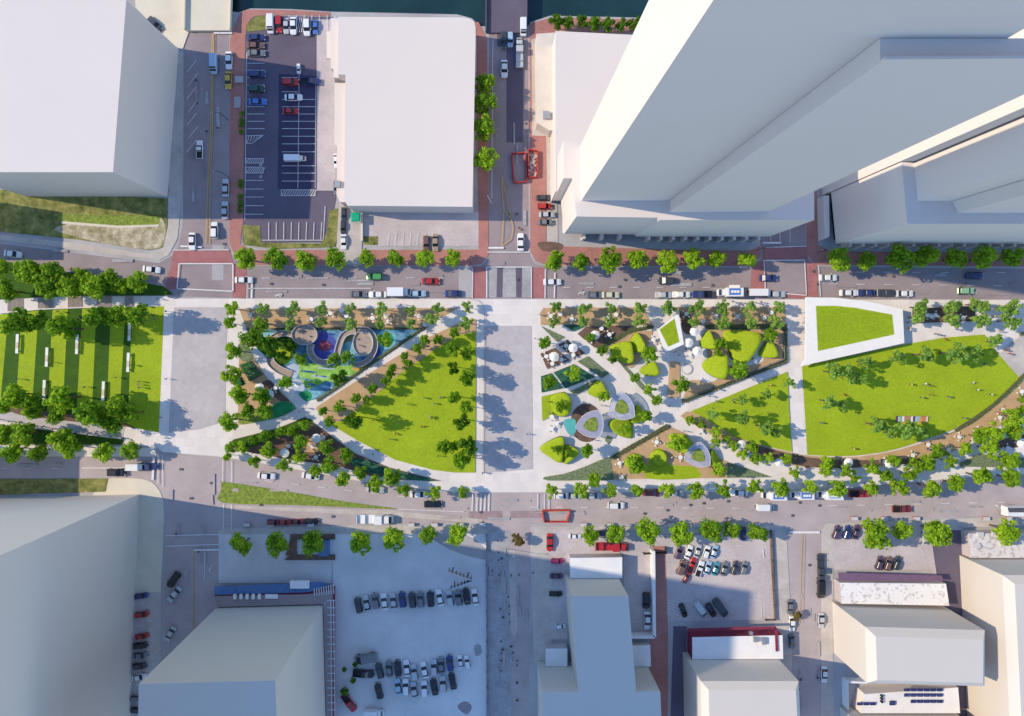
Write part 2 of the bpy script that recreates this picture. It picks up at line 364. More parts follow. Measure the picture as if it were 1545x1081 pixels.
# painted markings -----------------------------------------------------------------------------
ZM = zz[0] + .004
mk_ = MB()
def L(pts, w=.16, mi=0): mk_.line(P(pts), w, ZM, mi)
def dash(a, b, n, ln=.5, w=.14):
    for i in range(n):
        t0 = i / n; t1 = t0 + ln / n
        L([(a[0] + (b[0] - a[0]) * t0, a[1] + (b[1] - a[1]) * t0), (a[0] + (b[0] - a[0]) * t1, a[1] + (b[1] - a[1]) * t1)], w)
L([(321, 52), (318.6, 200), (313.5, 300), (311, 368)], .2, 1); L([(323.5, 52), (321, 200), (318.5, 260), (316, 368)], .2, 1)
L([(323, 51), (351, 51)], .45)
L([(273, 372), (305, 373.5)], .45); L([(270, 398.5), (352, 398.5), (352, 440), (268, 436), (271, 398.5)], .3); L([(262, 378), (346, 377.5)], .22)
for i in range(7): L([(283 + (i % 2) * 2, 110 + i * 20), (297 + (i % 2) * 2, 92 + i * 20)], .14)
L([(375, 435.5), (560, 435.5)], .18); L([(381, 420), (380, 450)], .4); L([(374, 422), (373, 450)], .18)
dash((395, 420), (700, 420), 7, .3); dash((850, 434), (1130, 434), 8, .3); dash((1250, 429), (1540, 432), 7, .3); dash((1290, 411), (1545, 412), 6, .3)
L([(735, 403.5), (801, 403.5)], .25); L([(734, 403), (734, 450)], .25); L([(801.5, 403), (801.5, 450)], .25); L([(822.5, 404), (822, 450)], .25); L([(713, 405), (712.5, 450)], .2)
L([(837, 412), (836, 450)], .35); L([(737, 374.5), (760, 374.5)], .5); L([(735, 381), (799, 381)], .25)
L([(744, 60), (743, 110), (742, 300)], .16); L([(735, 295), (742, 308)], .22)
L([(757, 272), (760, 320), (757, 370)], .2, 1); L([(760, 318), (771, 330), (774, 345), (771, 362), (758, 371)], .22, 1); L([(757, 265), (765, 300), (771, 330)], .2, 1)
L([(1152, 393.5), (1213, 393), (1216, 446), (1153, 441)], .25); L([(1152, 393), (1154, 440)], .25); L([(1152, 374), (1215, 372)], .22); L([(1234, 402), (1237, 448)], .22)
L([(1150, 367), (1178, 367)], .5)
for x in (1162, 1176, 1191): L([(x, 300), (x, 366)], .16)
dash((0, 706.5), (120, 706.5), 3, .25); L([(125, 706), (225, 706)], .22); L([(233, 690), (231, 724)], .6); L([(240, 686), (239, 730)], .16); L([(246, 686), (246, 735)], .14)
L([(337, 692), (336.5, 728)], .16); L([(338, 760), (337.5, 800)], .16); L([(350, 695), (350, 727)], .16); L([(350, 761), (350, 800)], .16)
dash((400, 725), (640, 753), 6, .3); dash((800, 765), (1180, 767), 10, .3); dash((1250, 763), (1545, 757), 7, .3)
L([(600, 768), (700, 772)], .16)
for x in (713, 720, 726, 732, 738): L([(x, 745), (x - 1, 771)], .25)
for x in (811, 821, 828): L([(x, 745), (x, 768)], .2)
L([(250, 808), (332, 806)], .22); L([(250, 824), (331, 821)], .22); L([(293, 830), (331, 829)], .45); L([(293, 830), (291, 1081)], .18, 1); L([(310, 832), (309, 875)], .14)
L([(1190, 803), (1236, 803)], .55); L([(1209, 806), (1205, 940)], .13, 1); L([(1213, 806), (1210, 940)], .13, 1)
# lane arrows
def arrow(u, v, du, dv):
    """straight stem with a head that bends right of the travel direction"""
    n = math.hypot(du, dv); du /= n; dv /= n; pu, pv = -dv, du
    a = [(u, v), (u + du * 6, v + dv * 6)]; L(a, .3)
    e = (u + du * 7 + pu * 3, v + dv * 7 + pv * 3); L([a[1], e], .35)
    L([(e[0] - pu * 2 + du * 2.4, e[1] - pv * 2 + dv * 2.4), (e[0] + pu * 1, e[1] + pv * 1), (e[0] - pu * 2 - du * 2.4, e[1] - pv * 2 - dv * 2.4)], .35)
arrow(317, 862, .1, -1); arrow(416, 447, .8, -.4); arrow(872, 444, .8, -.4); arrow(1500, 762, 1, .3)
for o, nm in ((mk_.build('road_marking', [M['line'], M['yellow']]), 0),): struct(o)
# car park bay lines
mk_ = MB(); ZM += .004
for y in (74, 85, 96.5, 107, 118, 129.5, 140, 151, 162, 173, 184, 195): L([(374, y), (400, y)], .13)
for y in (273, 286, 298, 311, 324): L([(370, y), (398, y)], .13)
L([(373, 80), (370, 332)], .13)
for y in (118, 129, 139.5, 151, 162, 173, 184, 195, 206.5, 218, 230, 251, 262, 274): L([(426, y), (477 if y > 150 else 450, y)], .12)
L([(452, 110), (450, 285)], .12); L([(477, 130), (476, 285)], .1)
for a, bb, c, d, n in ((372, 240, 398, 247, 8), (372, 253, 398, 262, 9), (425, 287, 476, 296, 14)):
    L([(a, bb), (c, bb)], .12); L([(a, d), (c, d)], .12); L([(a, bb), (a, d)], .12); L([(c, bb), (c, d)], .12)
    for i in range(n): x = a + (c - a) * (i + .1) / n; L([(x, d), (x + (d - bb) * .6, bb)], .14)
L([(372, 206), (398, 205), (381, 217), (372, 217), (372, 206)], .13)
for i in range(5): L([(374 + i * 4, 216 - i * 1.5), (376 + i * 4.5, 206)], .14)
for i in range(8): L([(406 + i * 11.4, 336), (406 + i * 11.2, 362)], .14)
L([(396, 363), (488, 363)], .16); L([(491, 312), (488, 362)], .14)
for i in range(10): L([(388 + i * 11.5 + 14, 24), (388 + i * 11.5 + 14, 46)], .12)
for i in range(6): L([(446 + i * 3, 50), (450 + i * 3, 28)], .16)
for y in (249, 267): L([(392, y + 1), (395, y - 2), (396, y + 2), (392, y + 1)], .12)
for i in range(7): L([(585 + i * 11, 371), (587 + i * 11, 352)], .1)
for i in range(6): L([(1008 - i * .6, 905 + i * 4), (1026, 909 + i * 5)], .12)
for x in (1148, 1152): L([(x, 908), (x, 932)], .12)
L([(1150, 828), (1152, 842)], .3)
struct(mk_.build('bay_marking', [M['line'], M['yellow']]))
# raised pavements ----------------------------------------------------------------------------
KZ = [.12]
def pave(pts, m, name='pavement', h=None):
    z = h or KZ[0]; KZ[0] += .001
    b = MB(); p = P(pts); b.poly(p, z); b.sides(p, -.05, z); return struct(b.build(name, M[m]))
pave([(262, 76), (276, 78), (274, 300), (268, 360), (255, 385), (240, 393), (120, 378), (0, 362), (-300, 325), (-300, 318), (0, 354), (120, 368), (225, 384), (246, 374), (254, 340), (254, 300)], 'side')
pave(smooth([(347, 60), (362, 22), (376, 15)], 5, False) + [(440, 16), (498, 19), (498, 25), (440, 23), (392, 24)] + smooth([(384, 25), (374, 36), (370, 60)], 4, False) + [(367, 330), (363, 368), (378, 378), (722, 377), (722, 300), (720, 60), (712, 33), (722, 34)] +
     [(735, 60), (737, 385), (727, 398), (712, 401), (374, 400), (354, 386), (346, 366)], 'brick')
pave([(799, 36), (832, 27), (960, 30), (1080, 29), (1080, 47), (835, 53), (806, 60), (803, 205), (824, 206), (824, 366), (846, 372), (1010, 377), (1130, 379), (1146, 372), (1146, 388), (1134, 402), (826, 401), (808, 394), (800, 378)], 'brick')
pave([(1216, 290), (1232, 290), (1234, 370), (1252, 380), (1700, 384), (1700, 404), (1230, 400), (1217, 383)], 'brick')
pave([(802, 60), (834, 52), (842, 366), (826, 366), (824, 206), (803, 205)], 'side')
for a, bb, c, d in ((355, 116, 368, 126), (354, 147, 364, 164)): lay('tree_pit', [(a, bb), (c, bb), (c, d), (a, d)], 'ground').location.z = .12
pave(smooth([(812, 366), (840, 366), (850, 372), (842, 380), (818, 378)], 3), 'mulch', 'planting_bed')
pave([(330, 800), (345, 797), (600, 792), (728, 793), (736, 802), (736, 806), (332, 806)], 'side')
pave([(800, 795), (1178, 792), (1186, 803), (1194, 940), (1198, 1500), (1172, 1500), (1168, 800), (984, 806), (982, 800), (832, 800), (832, 1000), (806, 1000), (800, 830)], 'side')
pave([(980, 960), (1008, 956), (1004, 1500), (975, 1500)], 'brick')
pave([(984, 824), (1004, 824), (1008, 956), (986, 957)], 'brick')
pave([(1240, 800), (1248, 790), (1545, 779), (2400, 772), (2400, 786), (1545, 794), (1260, 800), (1256, 905), (1262, 1500), (1236, 1500)], 'side')
pave(smooth([(140, 748), (158, 724), (205, 722), (232, 730), (246, 755), (247, 800)], 4, False) + [(243, 894), (205, 895), (205, 750)], 'cream')
pave([(218, 894), (244, 893), (240, 1500), (214, 1500)], 'side')
pave([(-300, 672), (160, 673), (235, 676), (236, 689), (-300, 689)], 'conc')
pave([(338, 762), (600, 771), (730, 784), (728, 790), (600, 780), (338, 766)], 'side')
# ================================================================= PARK
parkz = [.14]

park = [(-300, 468), (0, 453), (105, 447.5), (250, 447), (262, 451), (345, 451), (1545, 453), (2400, 453), (2400, 700), (1545, 716), (1440, 722), (1345, 730), (1215, 743), (700, 743), (640, 739), (559, 729), (490, 716), (411, 702), (352, 692), (330, 689),
        (246, 682), (236, 675), (190, 671), (187, 664), (0, 640), (-300, 600)]
b = MB(); b.poly(P(park), .14); b.sides(P(park), -.05, .14); struct(b.build('park_paving', M['conc']))
parkz[0] = .143
def pk(name, pts, m, kind='structure', label=None, cat=None, sm=0):
    if sm: pts = smooth(pts, sm)
    o = sheet(name, pts, m, parkz[0], kind, label, cat); parkz[0] += .003; return o
# west
pk('lawn', [(-300, 485), (0, 475), (60, 467), (150, 464), (248, 462.5), (244, 560), (240, 653), (205, 646), (190, 641), (120, 640), (0, 632), (-300, 600)], 'lawn')
for q in ([(13.5, 471), (33.7, 469), (25, 600), (23, 634), (0, 634), (2.5, 590)], [(59, 466), (80, 464.5), (73, 600), (70, 640), (47, 638), (49.7, 600)], [(102.7, 464.5), (124.6, 464), (117, 600), (115, 645), (94, 643), (96, 600)],
          [(146, 463.5), (168, 463), (162, 600), (160, 652), (137, 649), (140, 600)], [(190, 463), (200, 462.6), (195, 590), (193, 640), (181, 642), (182.6, 590)], [(-25, 474), (-10, 473), (-18, 600), (-20, 625), (-45, 622), (-38, 600)]):
    pk('dark_strip', q, 'stripe')  # darker green bands running down the lawn
pk('embankment', [(-300, 350), (0, 393), (107, 411), (200, 424), (246, 432), (262, 444), (250, 446), (105, 446.5), (0, 452), (-300, 467)], 'stripe')
pk('embankment', [(-300, 604), (0, 641), (100, 653), (187, 663.5), (184, 671), (-300, 670)], 'stripe')
for x0, x1, y0, y1 in ((13, 36, 451, 470), (59, 81, 449, 466), (104, 125, 448, 465), (148, 169, 447.5, 464), (190, 202, 447.5, 463)):
    b = MB(); z = parkz[0]; parkz[0] += .003
    b.poly(P([(x0, y0), (x1, y0), (x1 - 1, y1), (x0 - 1, y1)]), z, 0)
    n = int((x1 - x0) / 1.9)
    for i in range(n + 1): b.box(W(x0 + (x1 - x0) * i / n - .5, (y0 + y1) / 2) + (z + .04,), (.13, (y1 - y0) * S, .08), 0, 1)
    struct(b.build('slatted_ramp', [M['plaza'], M['wood']]))
pk('slatted_deck', [(-300, 590), (0, 612), (110, 628), (190, 642), (186, 660), (100, 650), (0, 636), (-300, 600)], 'plaza')
pk('mulch_bed', smooth([(0, 612), (30, 614), (75, 622), (130, 628), (180, 636), (205, 646), (190, 644), (150, 640), (90, 634), (30, 626)], 3), 'mulch')
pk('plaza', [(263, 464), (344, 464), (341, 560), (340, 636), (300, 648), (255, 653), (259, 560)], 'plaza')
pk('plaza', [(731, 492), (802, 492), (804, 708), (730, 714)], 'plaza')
# playground triangle
pk('granite_strip', [(361, 466), (692, 465), (678, 473), (632, 495.5), (372, 496)], 'sand')
pk('play_surface', [(372, 497.5), (633, 497.5), (560, 546), (505, 583), (478, 602), (466, 605), (447, 592), (425, 566), (400, 538), (382, 516)], 'p_blue')
pk('play_surface', smooth([(374, 499), (400, 499), (440, 510), (446, 530), (438, 545), (425, 552), (405, 540), (385, 522)], 4), 'stripe')
pk('play_surface', smooth([(418, 526), (430, 522), (438, 530), (436, 541), (426, 543), (418, 536)], 4), 'lawn')
pk('play_surface', smooth([(395, 503), (412, 502), (420, 508), (412, 513), (398, 508)], 4), 'p_cyan')
pk('play_surface', smooth([(402, 508), (412, 506), (416, 510), (406, 513)], 4), 'yellow')
pk('play_surface', circ(488, 522, 20.5), 'p_navy')
pk('play_surface', smooth([(481, 520), (487, 513), (496, 516), (500, 522), (494, 529), (485, 530), (480, 526)], 4), 'p_red')
pk('play_surface', smooth([(514, 508), (524, 503), (534, 504), (533, 520), (524, 532), (513, 528)], 4), 'gcover')
pk('play_surface', smooth([(512, 525), (530, 515), (536, 528), (530, 545), (512, 552), (500, 545)], 4), 'p_cyan')
pk('play_surface', smooth([(450, 551), (470, 548), (496, 552), (520, 552), (545, 548), (552, 556), (530, 566), (505, 575), (490, 590), (470, 592), (455, 575)], 4), 'p_lime')
pk('play_surface', smooth([(430, 556), (448, 548), (452, 558), (446, 572), (436, 572)], 4), 'p_white')
pk('play_surface', smooth([(440, 576), (452, 572), (460, 584), (456, 594), (446, 592)], 4), 'p_white')
pk('play_surface', smooth([(478, 585), (492, 576), (507, 578), (500, 588), (484, 597)], 4), 'p_blue')
pk('play_surface', smooth([(466, 588), (478, 584), (484, 592), (478, 600), (468, 602)], 4), 'p_cyan')
pk('play_surface', smooth([(451, 595), (458, 590), (468, 592), (471, 600), (465, 606), (458, 603)], 4), 'p_green')
pk('play_surface', smooth([(556, 499), (632, 498), (606, 513), (575, 536), (560, 545), (556, 530)], 3), 'p_blue')
pk('play_surface', circ(583, 512, 15), 'p_cyan')
pk('play_surface', circ(583, 513, 11), 'p_green')
pk('play_surface', smooth([(555, 520), (570, 522), (574, 534), (562, 542), (556, 538)], 3), 'p_navy')
pk('play_surface', smooth([(530, 556), (545, 550), (553, 552), (540, 560)], 3), 'yellow')
for i, (u0, v0, u1, v1) in enumerate(((455, 560, 478, 562), (470, 567, 495, 570), (456, 571, 470, 574), (480, 555, 505, 557), (465, 579, 480, 583), (487, 583, 502, 586))):
    b = MB(); b.line(P([(u0, v0), (u1, v1)]), .5, parkz[0]); parkz[0] += .003; struct(b.build('play_line', M['p_white' if i % 2 else 'p_blue']))
pk('planting_edge', [(640, 493), (644, 495), (562, 551), (508, 588), (480, 606), (477, 603), (505, 584), (560, 547)], 'gcover')
pk('planting_edge', [(372, 495), (632, 494.5), (632, 497.5), (372, 498)], 'gcover')
# west beds
pk('granite_bed', [(362, 515), (373, 523), (401, 568), (440, 606), (447, 617), (414, 632), (366, 641), (359, 641), (361, 560)], 'sand')
pk('planting_bed', smooth([(360, 520), (373, 524), (384, 543), (372, 546), (362, 540)], 3), 'gcover')
pk('planting_bed', [(362, 550), (377, 546), (398, 565), (378, 576)], 'gcover')
pk('planting_bed', smooth([(354, 568), (366, 572), (370, 580), (360, 584), (353, 580)], 3), 'teal')
pk('mulch_bed', smooth([(395, 580), (408, 574), (425, 594), (438, 606), (425, 606), (410, 595)], 3), 'mulch')
pk('planting_bed', smooth([(410, 612), (425, 606), (440, 608), (446, 617), (430, 626), (412, 632), (368, 640), (362, 632), (385, 620)], 3), 'p_green')
pk('planting_bed', smooth([(366, 622), (400, 618), (412, 622), (408, 631), (368, 640), (362, 634)], 3), 'verge')
# south triangle
pk('mulch_bed', [(461, 629), (498, 656), (536, 684), (586, 705), (667, 726), (610, 724), (560, 718), (520, 706), (480, 699), (440, 694), (400, 687), (362, 680), (345, 672), (353, 663), (420, 646)], 'mulch')
pk('planting_bed', smooth([(353, 664), (420, 647), (460, 631), (470, 640), (420, 660), (375, 676), (350, 672)], 3), 'stripe')
pk('planting_bed', smooth([(540, 690), (586, 707), (660, 725), (610, 723), (560, 714), (530, 700)], 3), 'teal')
pk('planting_bed', smooth([(455, 668), (480, 660), (500, 670), (480, 682), (455, 680)], 3), 'sand')
# fan lawn
pk('mulch_bed', [(476, 616), (514, 590), (570, 556), (645, 510), (705, 482), (718, 482), (718, 502), (690, 508), (655, 530), (620, 553), (590, 575), (560, 603), (525, 632), (498, 641)], 'sand')
pk('lawn', smooth([(498, 640), (525, 631), (545, 612), (560, 600), (575, 590), (590, 574), (620, 553), (640, 540), (655, 528), (690, 507)], 2, False) + [(718, 500), (718, 600), (717, 713), (686, 713), (653, 709), (597, 694), (542, 666)], 'lawn')
# right garden
pk('granite_strip', smooth([(815, 472), (820, 465)], 3, False) + [(972, 464), (975, 476), (984, 491), (878, 494), (866, 500), (848, 490.6), (815.7, 490.6)], 'sand')
pk('planting_bed', [(848.5, 490), (888, 490.5), (865.6, 500.6)], 'teal')
pk('planting_bed', [(815.7, 492), (852.7, 509), (840, 516)], 'gcover')
pk('mulch_bed', [(871, 504), (884, 493), (932, 491.5), (960, 493), (930, 512), (903, 524), (897, 525)], 'mulch')
pk('planting_bed', [(905, 522), (950, 497), (986, 491), (986, 496), (955, 501), (915, 527)], 'gcover')
pk('granite_bed', [(918, 522), (950, 502), (962, 500), (985, 499), (972, 540), (952, 556), (940, 552), (925, 540)], 'sand')
pk('mulch_bed', [(842, 520.5), (855.6, 513.4), (882.6, 533), (865.6, 541)], 'mulch')
pk('mulch_bed', [(815, 534), (837, 525), (860, 544), (825.7, 557)], 'mulch')
pk('planting_bed', [(871, 545.5), (887, 537.6), (919, 564), (908, 571)], 'gcover')
pk('planting_bed', [(835, 562), (865.6, 549.7), (898, 569), (853, 586)], 'teal')
pk('planting_bed', [(816, 568), (832, 563), (849, 586), (817, 592.5)], 'teal')
pk('planting_bed', [(860, 591), (898, 572.5), (903, 577), (868, 597)], 'gcover')
pk('lawn', [(817, 598.5), (851, 591), (861, 601), (858, 626), (838, 626), (818, 635)], 'lawn')
pk('planting_bed', [(932, 545), (938, 547), (968, 578), (982, 594), (1000, 610), (990, 607), (965, 585)], 'gcover')
pk('mulch_circle', circ(884, 638, 23.5, 29), 'mulch')
pk('turquoise_segment', smooth([(851, 634), (866, 632), (869, 642), (868, 652), (861, 657), (853, 648)], 4), 'teal2')
pk('planting_bed', [(912, 664), (916, 657), (924, 660), (918, 671)], 'gcover')
pk('planting_bed', [(921, 690), (1005, 640), (1012, 644), (928, 691)], 'stripe')
pk('planting_bed', smooth([(821, 719.6), (850, 715), (885, 703), (922, 688.5), (927, 705), (927, 723.5), (880, 724.5), (827, 725)], 2), 'gcover')
pk('granite_bed', [(922, 692), (1012, 645), (1035, 655), (1060, 690), (1085, 714), (1095, 721), (926, 723)], 'sand')
pk('lawn', smooth([(976, 722), (979, 700), (980, 686), (992, 676), (1004, 684), (1006, 697), (1016, 702), (1046, 704), (1053, 710), (1052, 721)], 3), 'lawn')
pk('planting_bed', [(1097, 697), (1130, 708), (1164, 720), (1096, 721)], 'gcover')
pk('granite_bed', [(1062, 684), (1082, 690), (1097, 697), (1096, 721), (1082, 718), (1068, 700)], 'sand')
pk('granite_strip', [(1018, 464), (1184, 464), (1184, 489), (1040, 490), (1026, 471)], 'sand')
pk('mulch_bed', smooth([(1025, 470), (1040, 474), (1045, 490), (1040, 505), (1030, 500), (1027, 485)], 2), 'mulch')
pk('granite_bed', [(1066, 498), (1181, 497), (1181, 541), (1029, 604), (1040, 574), (1068, 573)], 'sand')
pk('path', smooth([(1054, 552), (1090, 534), (1100, 540), (1112, 545), (1134, 520), (1147, 510), (1150, 520), (1150, 545), (1122, 552), (1098, 552), (1078, 575), (1055, 574)], 3), 'conc')
pk('planting_bed', [(1062, 490), (1184, 489), (1184, 497), (1066, 498)], 'gcover')
pk('planting_bed', [(1180, 489), (1187, 489), (1187, 547), (1180, 543)], 'gcover')
pk('planting_bed', [(1028, 602), (1187, 542), (1187, 547), (1029, 609)], 'gcover')
pk('path', [(1010, 546), (1025, 546), (1025, 600), (1006, 600)], 'sand')
pk('stone_circle', circ(1036, 557, 8.2), 'plaza')
pk('stone_circle', circ(1036, 557, 6.5), 'conc')
pk('lawn', [(1187, 561), (1190, 620), (1194, 682), (1150, 672), (1110, 660), (1085, 645), (1040, 626), (1043, 620), (1100, 597)], 'lawn')
pk('granite_band', smooth([(1026, 628), (1043, 621), (1085, 646), (1110, 660), (1150, 673), (1194, 683), (1217, 687), (1278, 690), (1340, 682), (1390, 668), (1440, 650), (1480, 627), (1530, 586), (1570, 545)], 3, False) + [(1570, 620), (1545, 628), (1500, 645), (1460, 668), (1420, 690), (1380, 697), (1320, 702), (1270, 706), (1215, 705), (1185, 700), (1150, 688), (1100, 670), (1070, 655)], 'sand')
pk('mulch_bed', smooth([(1110, 664), (1150, 674), (1194, 685), (1240, 692), (1320, 694), (1400, 690), (1380, 698), (1300, 705), (1215, 704), (1150, 686)], 3), 'mulch')
pk('mulch_bed', smooth([(1500, 668), (1545, 655), (1545, 672), (1510, 676)], 3), 'mulch')
pk('lawn', [(1209, 553), (1364, 520), (1420, 510), (1483, 505), (1505, 535)] + smooth([(1537, 571), (1500, 605), (1478, 622), (1436, 648), (1389, 665), (1339, 680), (1278, 688), (1217, 686)], 4, False), 'lawn')
pk('planting_edge', smooth([(1545, 562), (1532, 576), (1500, 606), (1470, 630), (1440, 650), (1425, 655)], 3, False) + smooth([(1432, 655), (1465, 640), (1500, 614), (1535, 583), (1550, 566)], 3, False), 'gcover')
pk('granite_strip', [(1375, 466), (1469, 462), (1470, 485), (1375, 488)], 'mulch')
pk('planting_bed', [(1447, 698), (1478, 684), (1503, 691), (1600, 690), (1600, 706), (1447, 704)], 'gcover')
pk('planting_bed', [(1535, 502), (1560, 500), (1560, 507), (1537, 508)], 'gcover')
pk('park_walk', [(1537, 508), (1700, 500), (1700, 540), (1560, 560), (1537, 571), (1505, 535)], 'side')
PZ = parkz[0] + .01
b = MB(); b.line(P([(706, 451)] + smooth([(722, 454), (730, 465), (731, 480)], 4, False) + [(730, 600), (729, 714)]), .18, PZ - .003); struct(b.build('paving_joint', M['plaza']))
# ================================================================= BUILDINGS
def bld(name, label, foot, h, wall='white', roof=None, cat='building', z0=0.0, group=None, chamfer=0):
    """foot in photo pixels on the ground, h in metres"""
    p = P(foot); cx = sum(q[0] for q in p) / len(p); cy = sum(q[1] for q in p) / len(p)
    t = thing(name, label, cat, (cx, cy, 0), 0, group)
    b = MB()
    if chamfer:
        b.sides(p, z0, h - chamfer); ins = inset(p, chamfer * .9)
        b.build('wall', M[wall], t)
        b = MB(); b.sides(p, h - chamfer, h, 0, ins); b.poly(ins, h); b.build('roof', M[roof or wall], t)
    else:
        b.sides(p, z0, h); b.build('wall', M[wall], t)
        b = MB(); b.poly(p, h); b.build('roof', M[roof or wall], t)
    return t
def inset(p, d):
    p = ccw(p); n = len(p); out = []
    for i in range(n):
        a, c, e = Vector(p[i - 1]), Vector(p[i]), Vector(p[(i + 1) % n])
        d1 = (c - a).normalized(); d2 = (e - c).normalized(); n1 = Vector((-d1.y, d1.x)); n2 = Vector((-d2.y, d2.x))
        k = n1 + n2; k = k / max(.3, k.length_squared) * 2
        out.append(tuple(c + k * d))
    return out
def addvol(t, nm, foot, z0, z1, m='white', roof=None):
    p = P(foot); b = MB(); b.sides(p, z0, z1); b.build(nm, M[m], t)
    b = MB(); b.poly(p, z1); b.build('roof', M[roof or m], t)
def ground_floor(t, foot, z1, cols, m='dark'):
    """recessed dark ground floor with white columns under the overhang"""
    p = inset(P(foot), 1.6); b = MB(); b.sides(p, 0, z1); b.build('storefront', M[m], t)
    b = MB(); b.poly(P(foot), z1); b.build('soffit', M['white'], t)
    for (u0, v0), (u1, v1), n in cols:
        for i in range(n):
            x, y = W(u0 + (u1 - u0) * (i + .5) / n, v0 + (v1 - v0) * (i + .5) / n)
            b = MB(); b.box((x, y, z1 / 2), (.7, 1.3, z1 - .02)); b.build('column', M['white'], t)
HF = H
bld('office_block', 'large plain white block whose flat roof fills the top left corner', [(40, 297), (253, 297), (270, 75), (262, 72), (40, 72)], .1453 * HF)
# white low-rise with rounded corner
fb = [(521, 312), (521, 308), (523, 300)]
t = bld('low_rise_block', 'white flat-roofed block with one rounded corner beside the striped car park',
        [(560, 321), (714, 322.5), (718.5, 75)] + smooth([(718.5, 66), (716, 57), (708, 52.5), (700, 51)], 4, False) + [(522, 50), (521, 133), (532, 133), (530, 312), (535, 321)], .05 * HF)
addvol(t, 'annex', [(520, 136), (529.5, 136), (527.5, 311), (519, 311), (514, 300), (514, 230), (511, 225), (511, 136)], 0, 5.2, 'white')
addvol(t, 'annex', [(507, 44), (521.5, 44), (520.5, 131), (511, 131), (511, 118), (507, 118)], 0, 6.5, 'white')
addvol(t, 'entrance_canopy', [(497, 56), (506.5, 56), (506.5, 96), (497, 96)], 2.6, 3.4, 'white')
addvol(t, 'terrace', [(521, 36), (700, 40), (700, 49), (521, 49)], 0, 2.5, 'bluewall', 'lowroof')
p0 = W(516, 285)
b = MB(); b.box((p0[0], p0[1], 5.6), (1.4, 1.7, .8)); b.build('roof_vent', M['metal'], t)
# tan roof building beside the tower
t = bld('tan_roof_building', 'low building with a pale tan roof between the street and the white podium', [(807, 66), (834, 64), (834, 207), (826, 207), (808, 196)], 6, 'pale')
p0 = W(824, 175, 6)
b = MB(); b.box((p0[0], p0[1], 6.5), (1.7, 1.9, 1.0)); b.build('roof_unit', M['metal'], t)
# tower and its podium
hp = .158 * HF; r = 1 / (1 - .158)
def g(u, v, h=hp):    # photo pixel seen at height h -> pixel of the ground point below it
    k = 1 - h / H; return (NU + (u - NU) * k, NV + (v - NV) * k)
t = bld('white_tower', 'tallest white tower with a two-step shaft rising from a wide podium', [(832.5, 308), (832.5, 260), (1136, 260), (1151, 261), (1151, 361), (955, 361), (952, 358), (849, 356.5), (848, 350), (843.5, 308)], hp, z0=4.4)
addvol(t, 'low_podium', [(830.5, 306.5), (830.5, 83), (1010, 92), (1010, 259.5), (832, 259.5), (832, 306.5)], 0, .077 * HF)
ground_floor(t, [(846, 300), (846, 356), (951, 357), (955, 360.5), (1150.5, 360.5), (1150.5, 262), (846, 262)], 4.4, [((865, 360), (945, 360), 3), ((965, 362), (1145, 362), 10)])
e1 = [g(877, 303), g(1328, 303), g(1328, 0), g(1100, 130), g(875, 222)]
e1 = [g(877, 303), g(1100, 303), g(1100, 222), g(875, 222)]
addvol(t, 'tower_shaft', e1, hp, 168)
addvol(t, 'tower_shaft', [g(1010.5, 320.5), g(1161, 319.5), g(1161, 303.4), g(1010.5, 303.4)], hp, .611 * HF)
p = P([g(1010.5, 320.5), g(1161, 319.5), g(1161, 317.5), g(1010.5, 318.5)]); b = MB(); b.prism(p, .611 * HF, .611 * HF + .9); b.build('parapet', M['white'], t)
# right-hand complex
hf = .19 * HF
t = bld('stepped_complex', 'white stepped complex at the right edge with dark shaded slabs above its podium', [(1249, 371.5), (1500, 371.5), (1700, 371.5), (1700, 296), (1242, 296)], hf, z0=4.4)
ground_floor(t, [(1250, 371), (1699, 371), (1699, 297), (1243, 297)], 4.4, [((1262, 372), (1560, 372), 16)])
def q(u, v): return g(u, v, hf)
addvol(t, 'tower_slab', [q(1385, 303.5), q(1437, 303.5), q(1437, 250), q(1379, 246)], hf, 150)
addvol(t, 'tower_slab', [q(1446, 321.5), q(1700, 321.5), q(1700, 304), q(1437.5, 304)], hf, 128)
addvol(t, 'rear_slab', [(1240.5, 295), (1450, 295), (1450, 180), (1237, 180)], 0, 150)
addvol(t, 'entrance_wing', [(1232, 300), (1240, 300), (1241, 360), (1234, 364)], 0, 4.0)
# lower left tower and its neighbours
bld('corner_tower', 'very tall white tower filling the lower left corner with one bright face', [(210, 746), (197, 1100), (-150, 1100), (-150, 754)], .627 * HF)
bld('blue_roofed_block', 'square white block in shadow at the bottom beside the parked car rows', [(333, 911), (491, 907), (496, 1090), (330, 1090)], .234 * HF, 'warm', chamfer=0)
bld('cross_plan_building', 'white cross-shaped building in shadow at the bottom centre', [(852, 866.5), (930, 866.5), (941, 998.5), (974, 998.5), (979, 1110), (812, 1110), (811, 998.5), (861, 998.5)], .086 * HF, 'warm')
bld('sloped_edge_block', 'square cream-white block with a sloping roof edge behind a maroon-trimmed shop', [(1030, 984), (1165, 984), (1170, 1090), (1032, 1090)], .094 * HF, 'warm', chamfer=1.6)
bld('wide_flat_block', 'wide white block with a sloping roof edge between the speckled roof and solar panels', [(1255.5, 908), (1420.5, 913), (1420, 990), (1258, 985.5)], .097 * HF, 'warm', chamfer=1.8)
bld('edge_block', 'long white block cut off by the right edge, its bright west wall showing', [(1447, 838), (1640, 838), (1640, 1160), (1463, 1160)], .094 * HF, 'warm', chamfer=1.8)
bld('bottom_edge_block', 'pale block cut off by the bottom edge below the solar panels', [(1267, 1066), (1431, 1067), (1434, 1180), (1270, 1180)], .092 * HF, 'warm', chamfer=1.6)
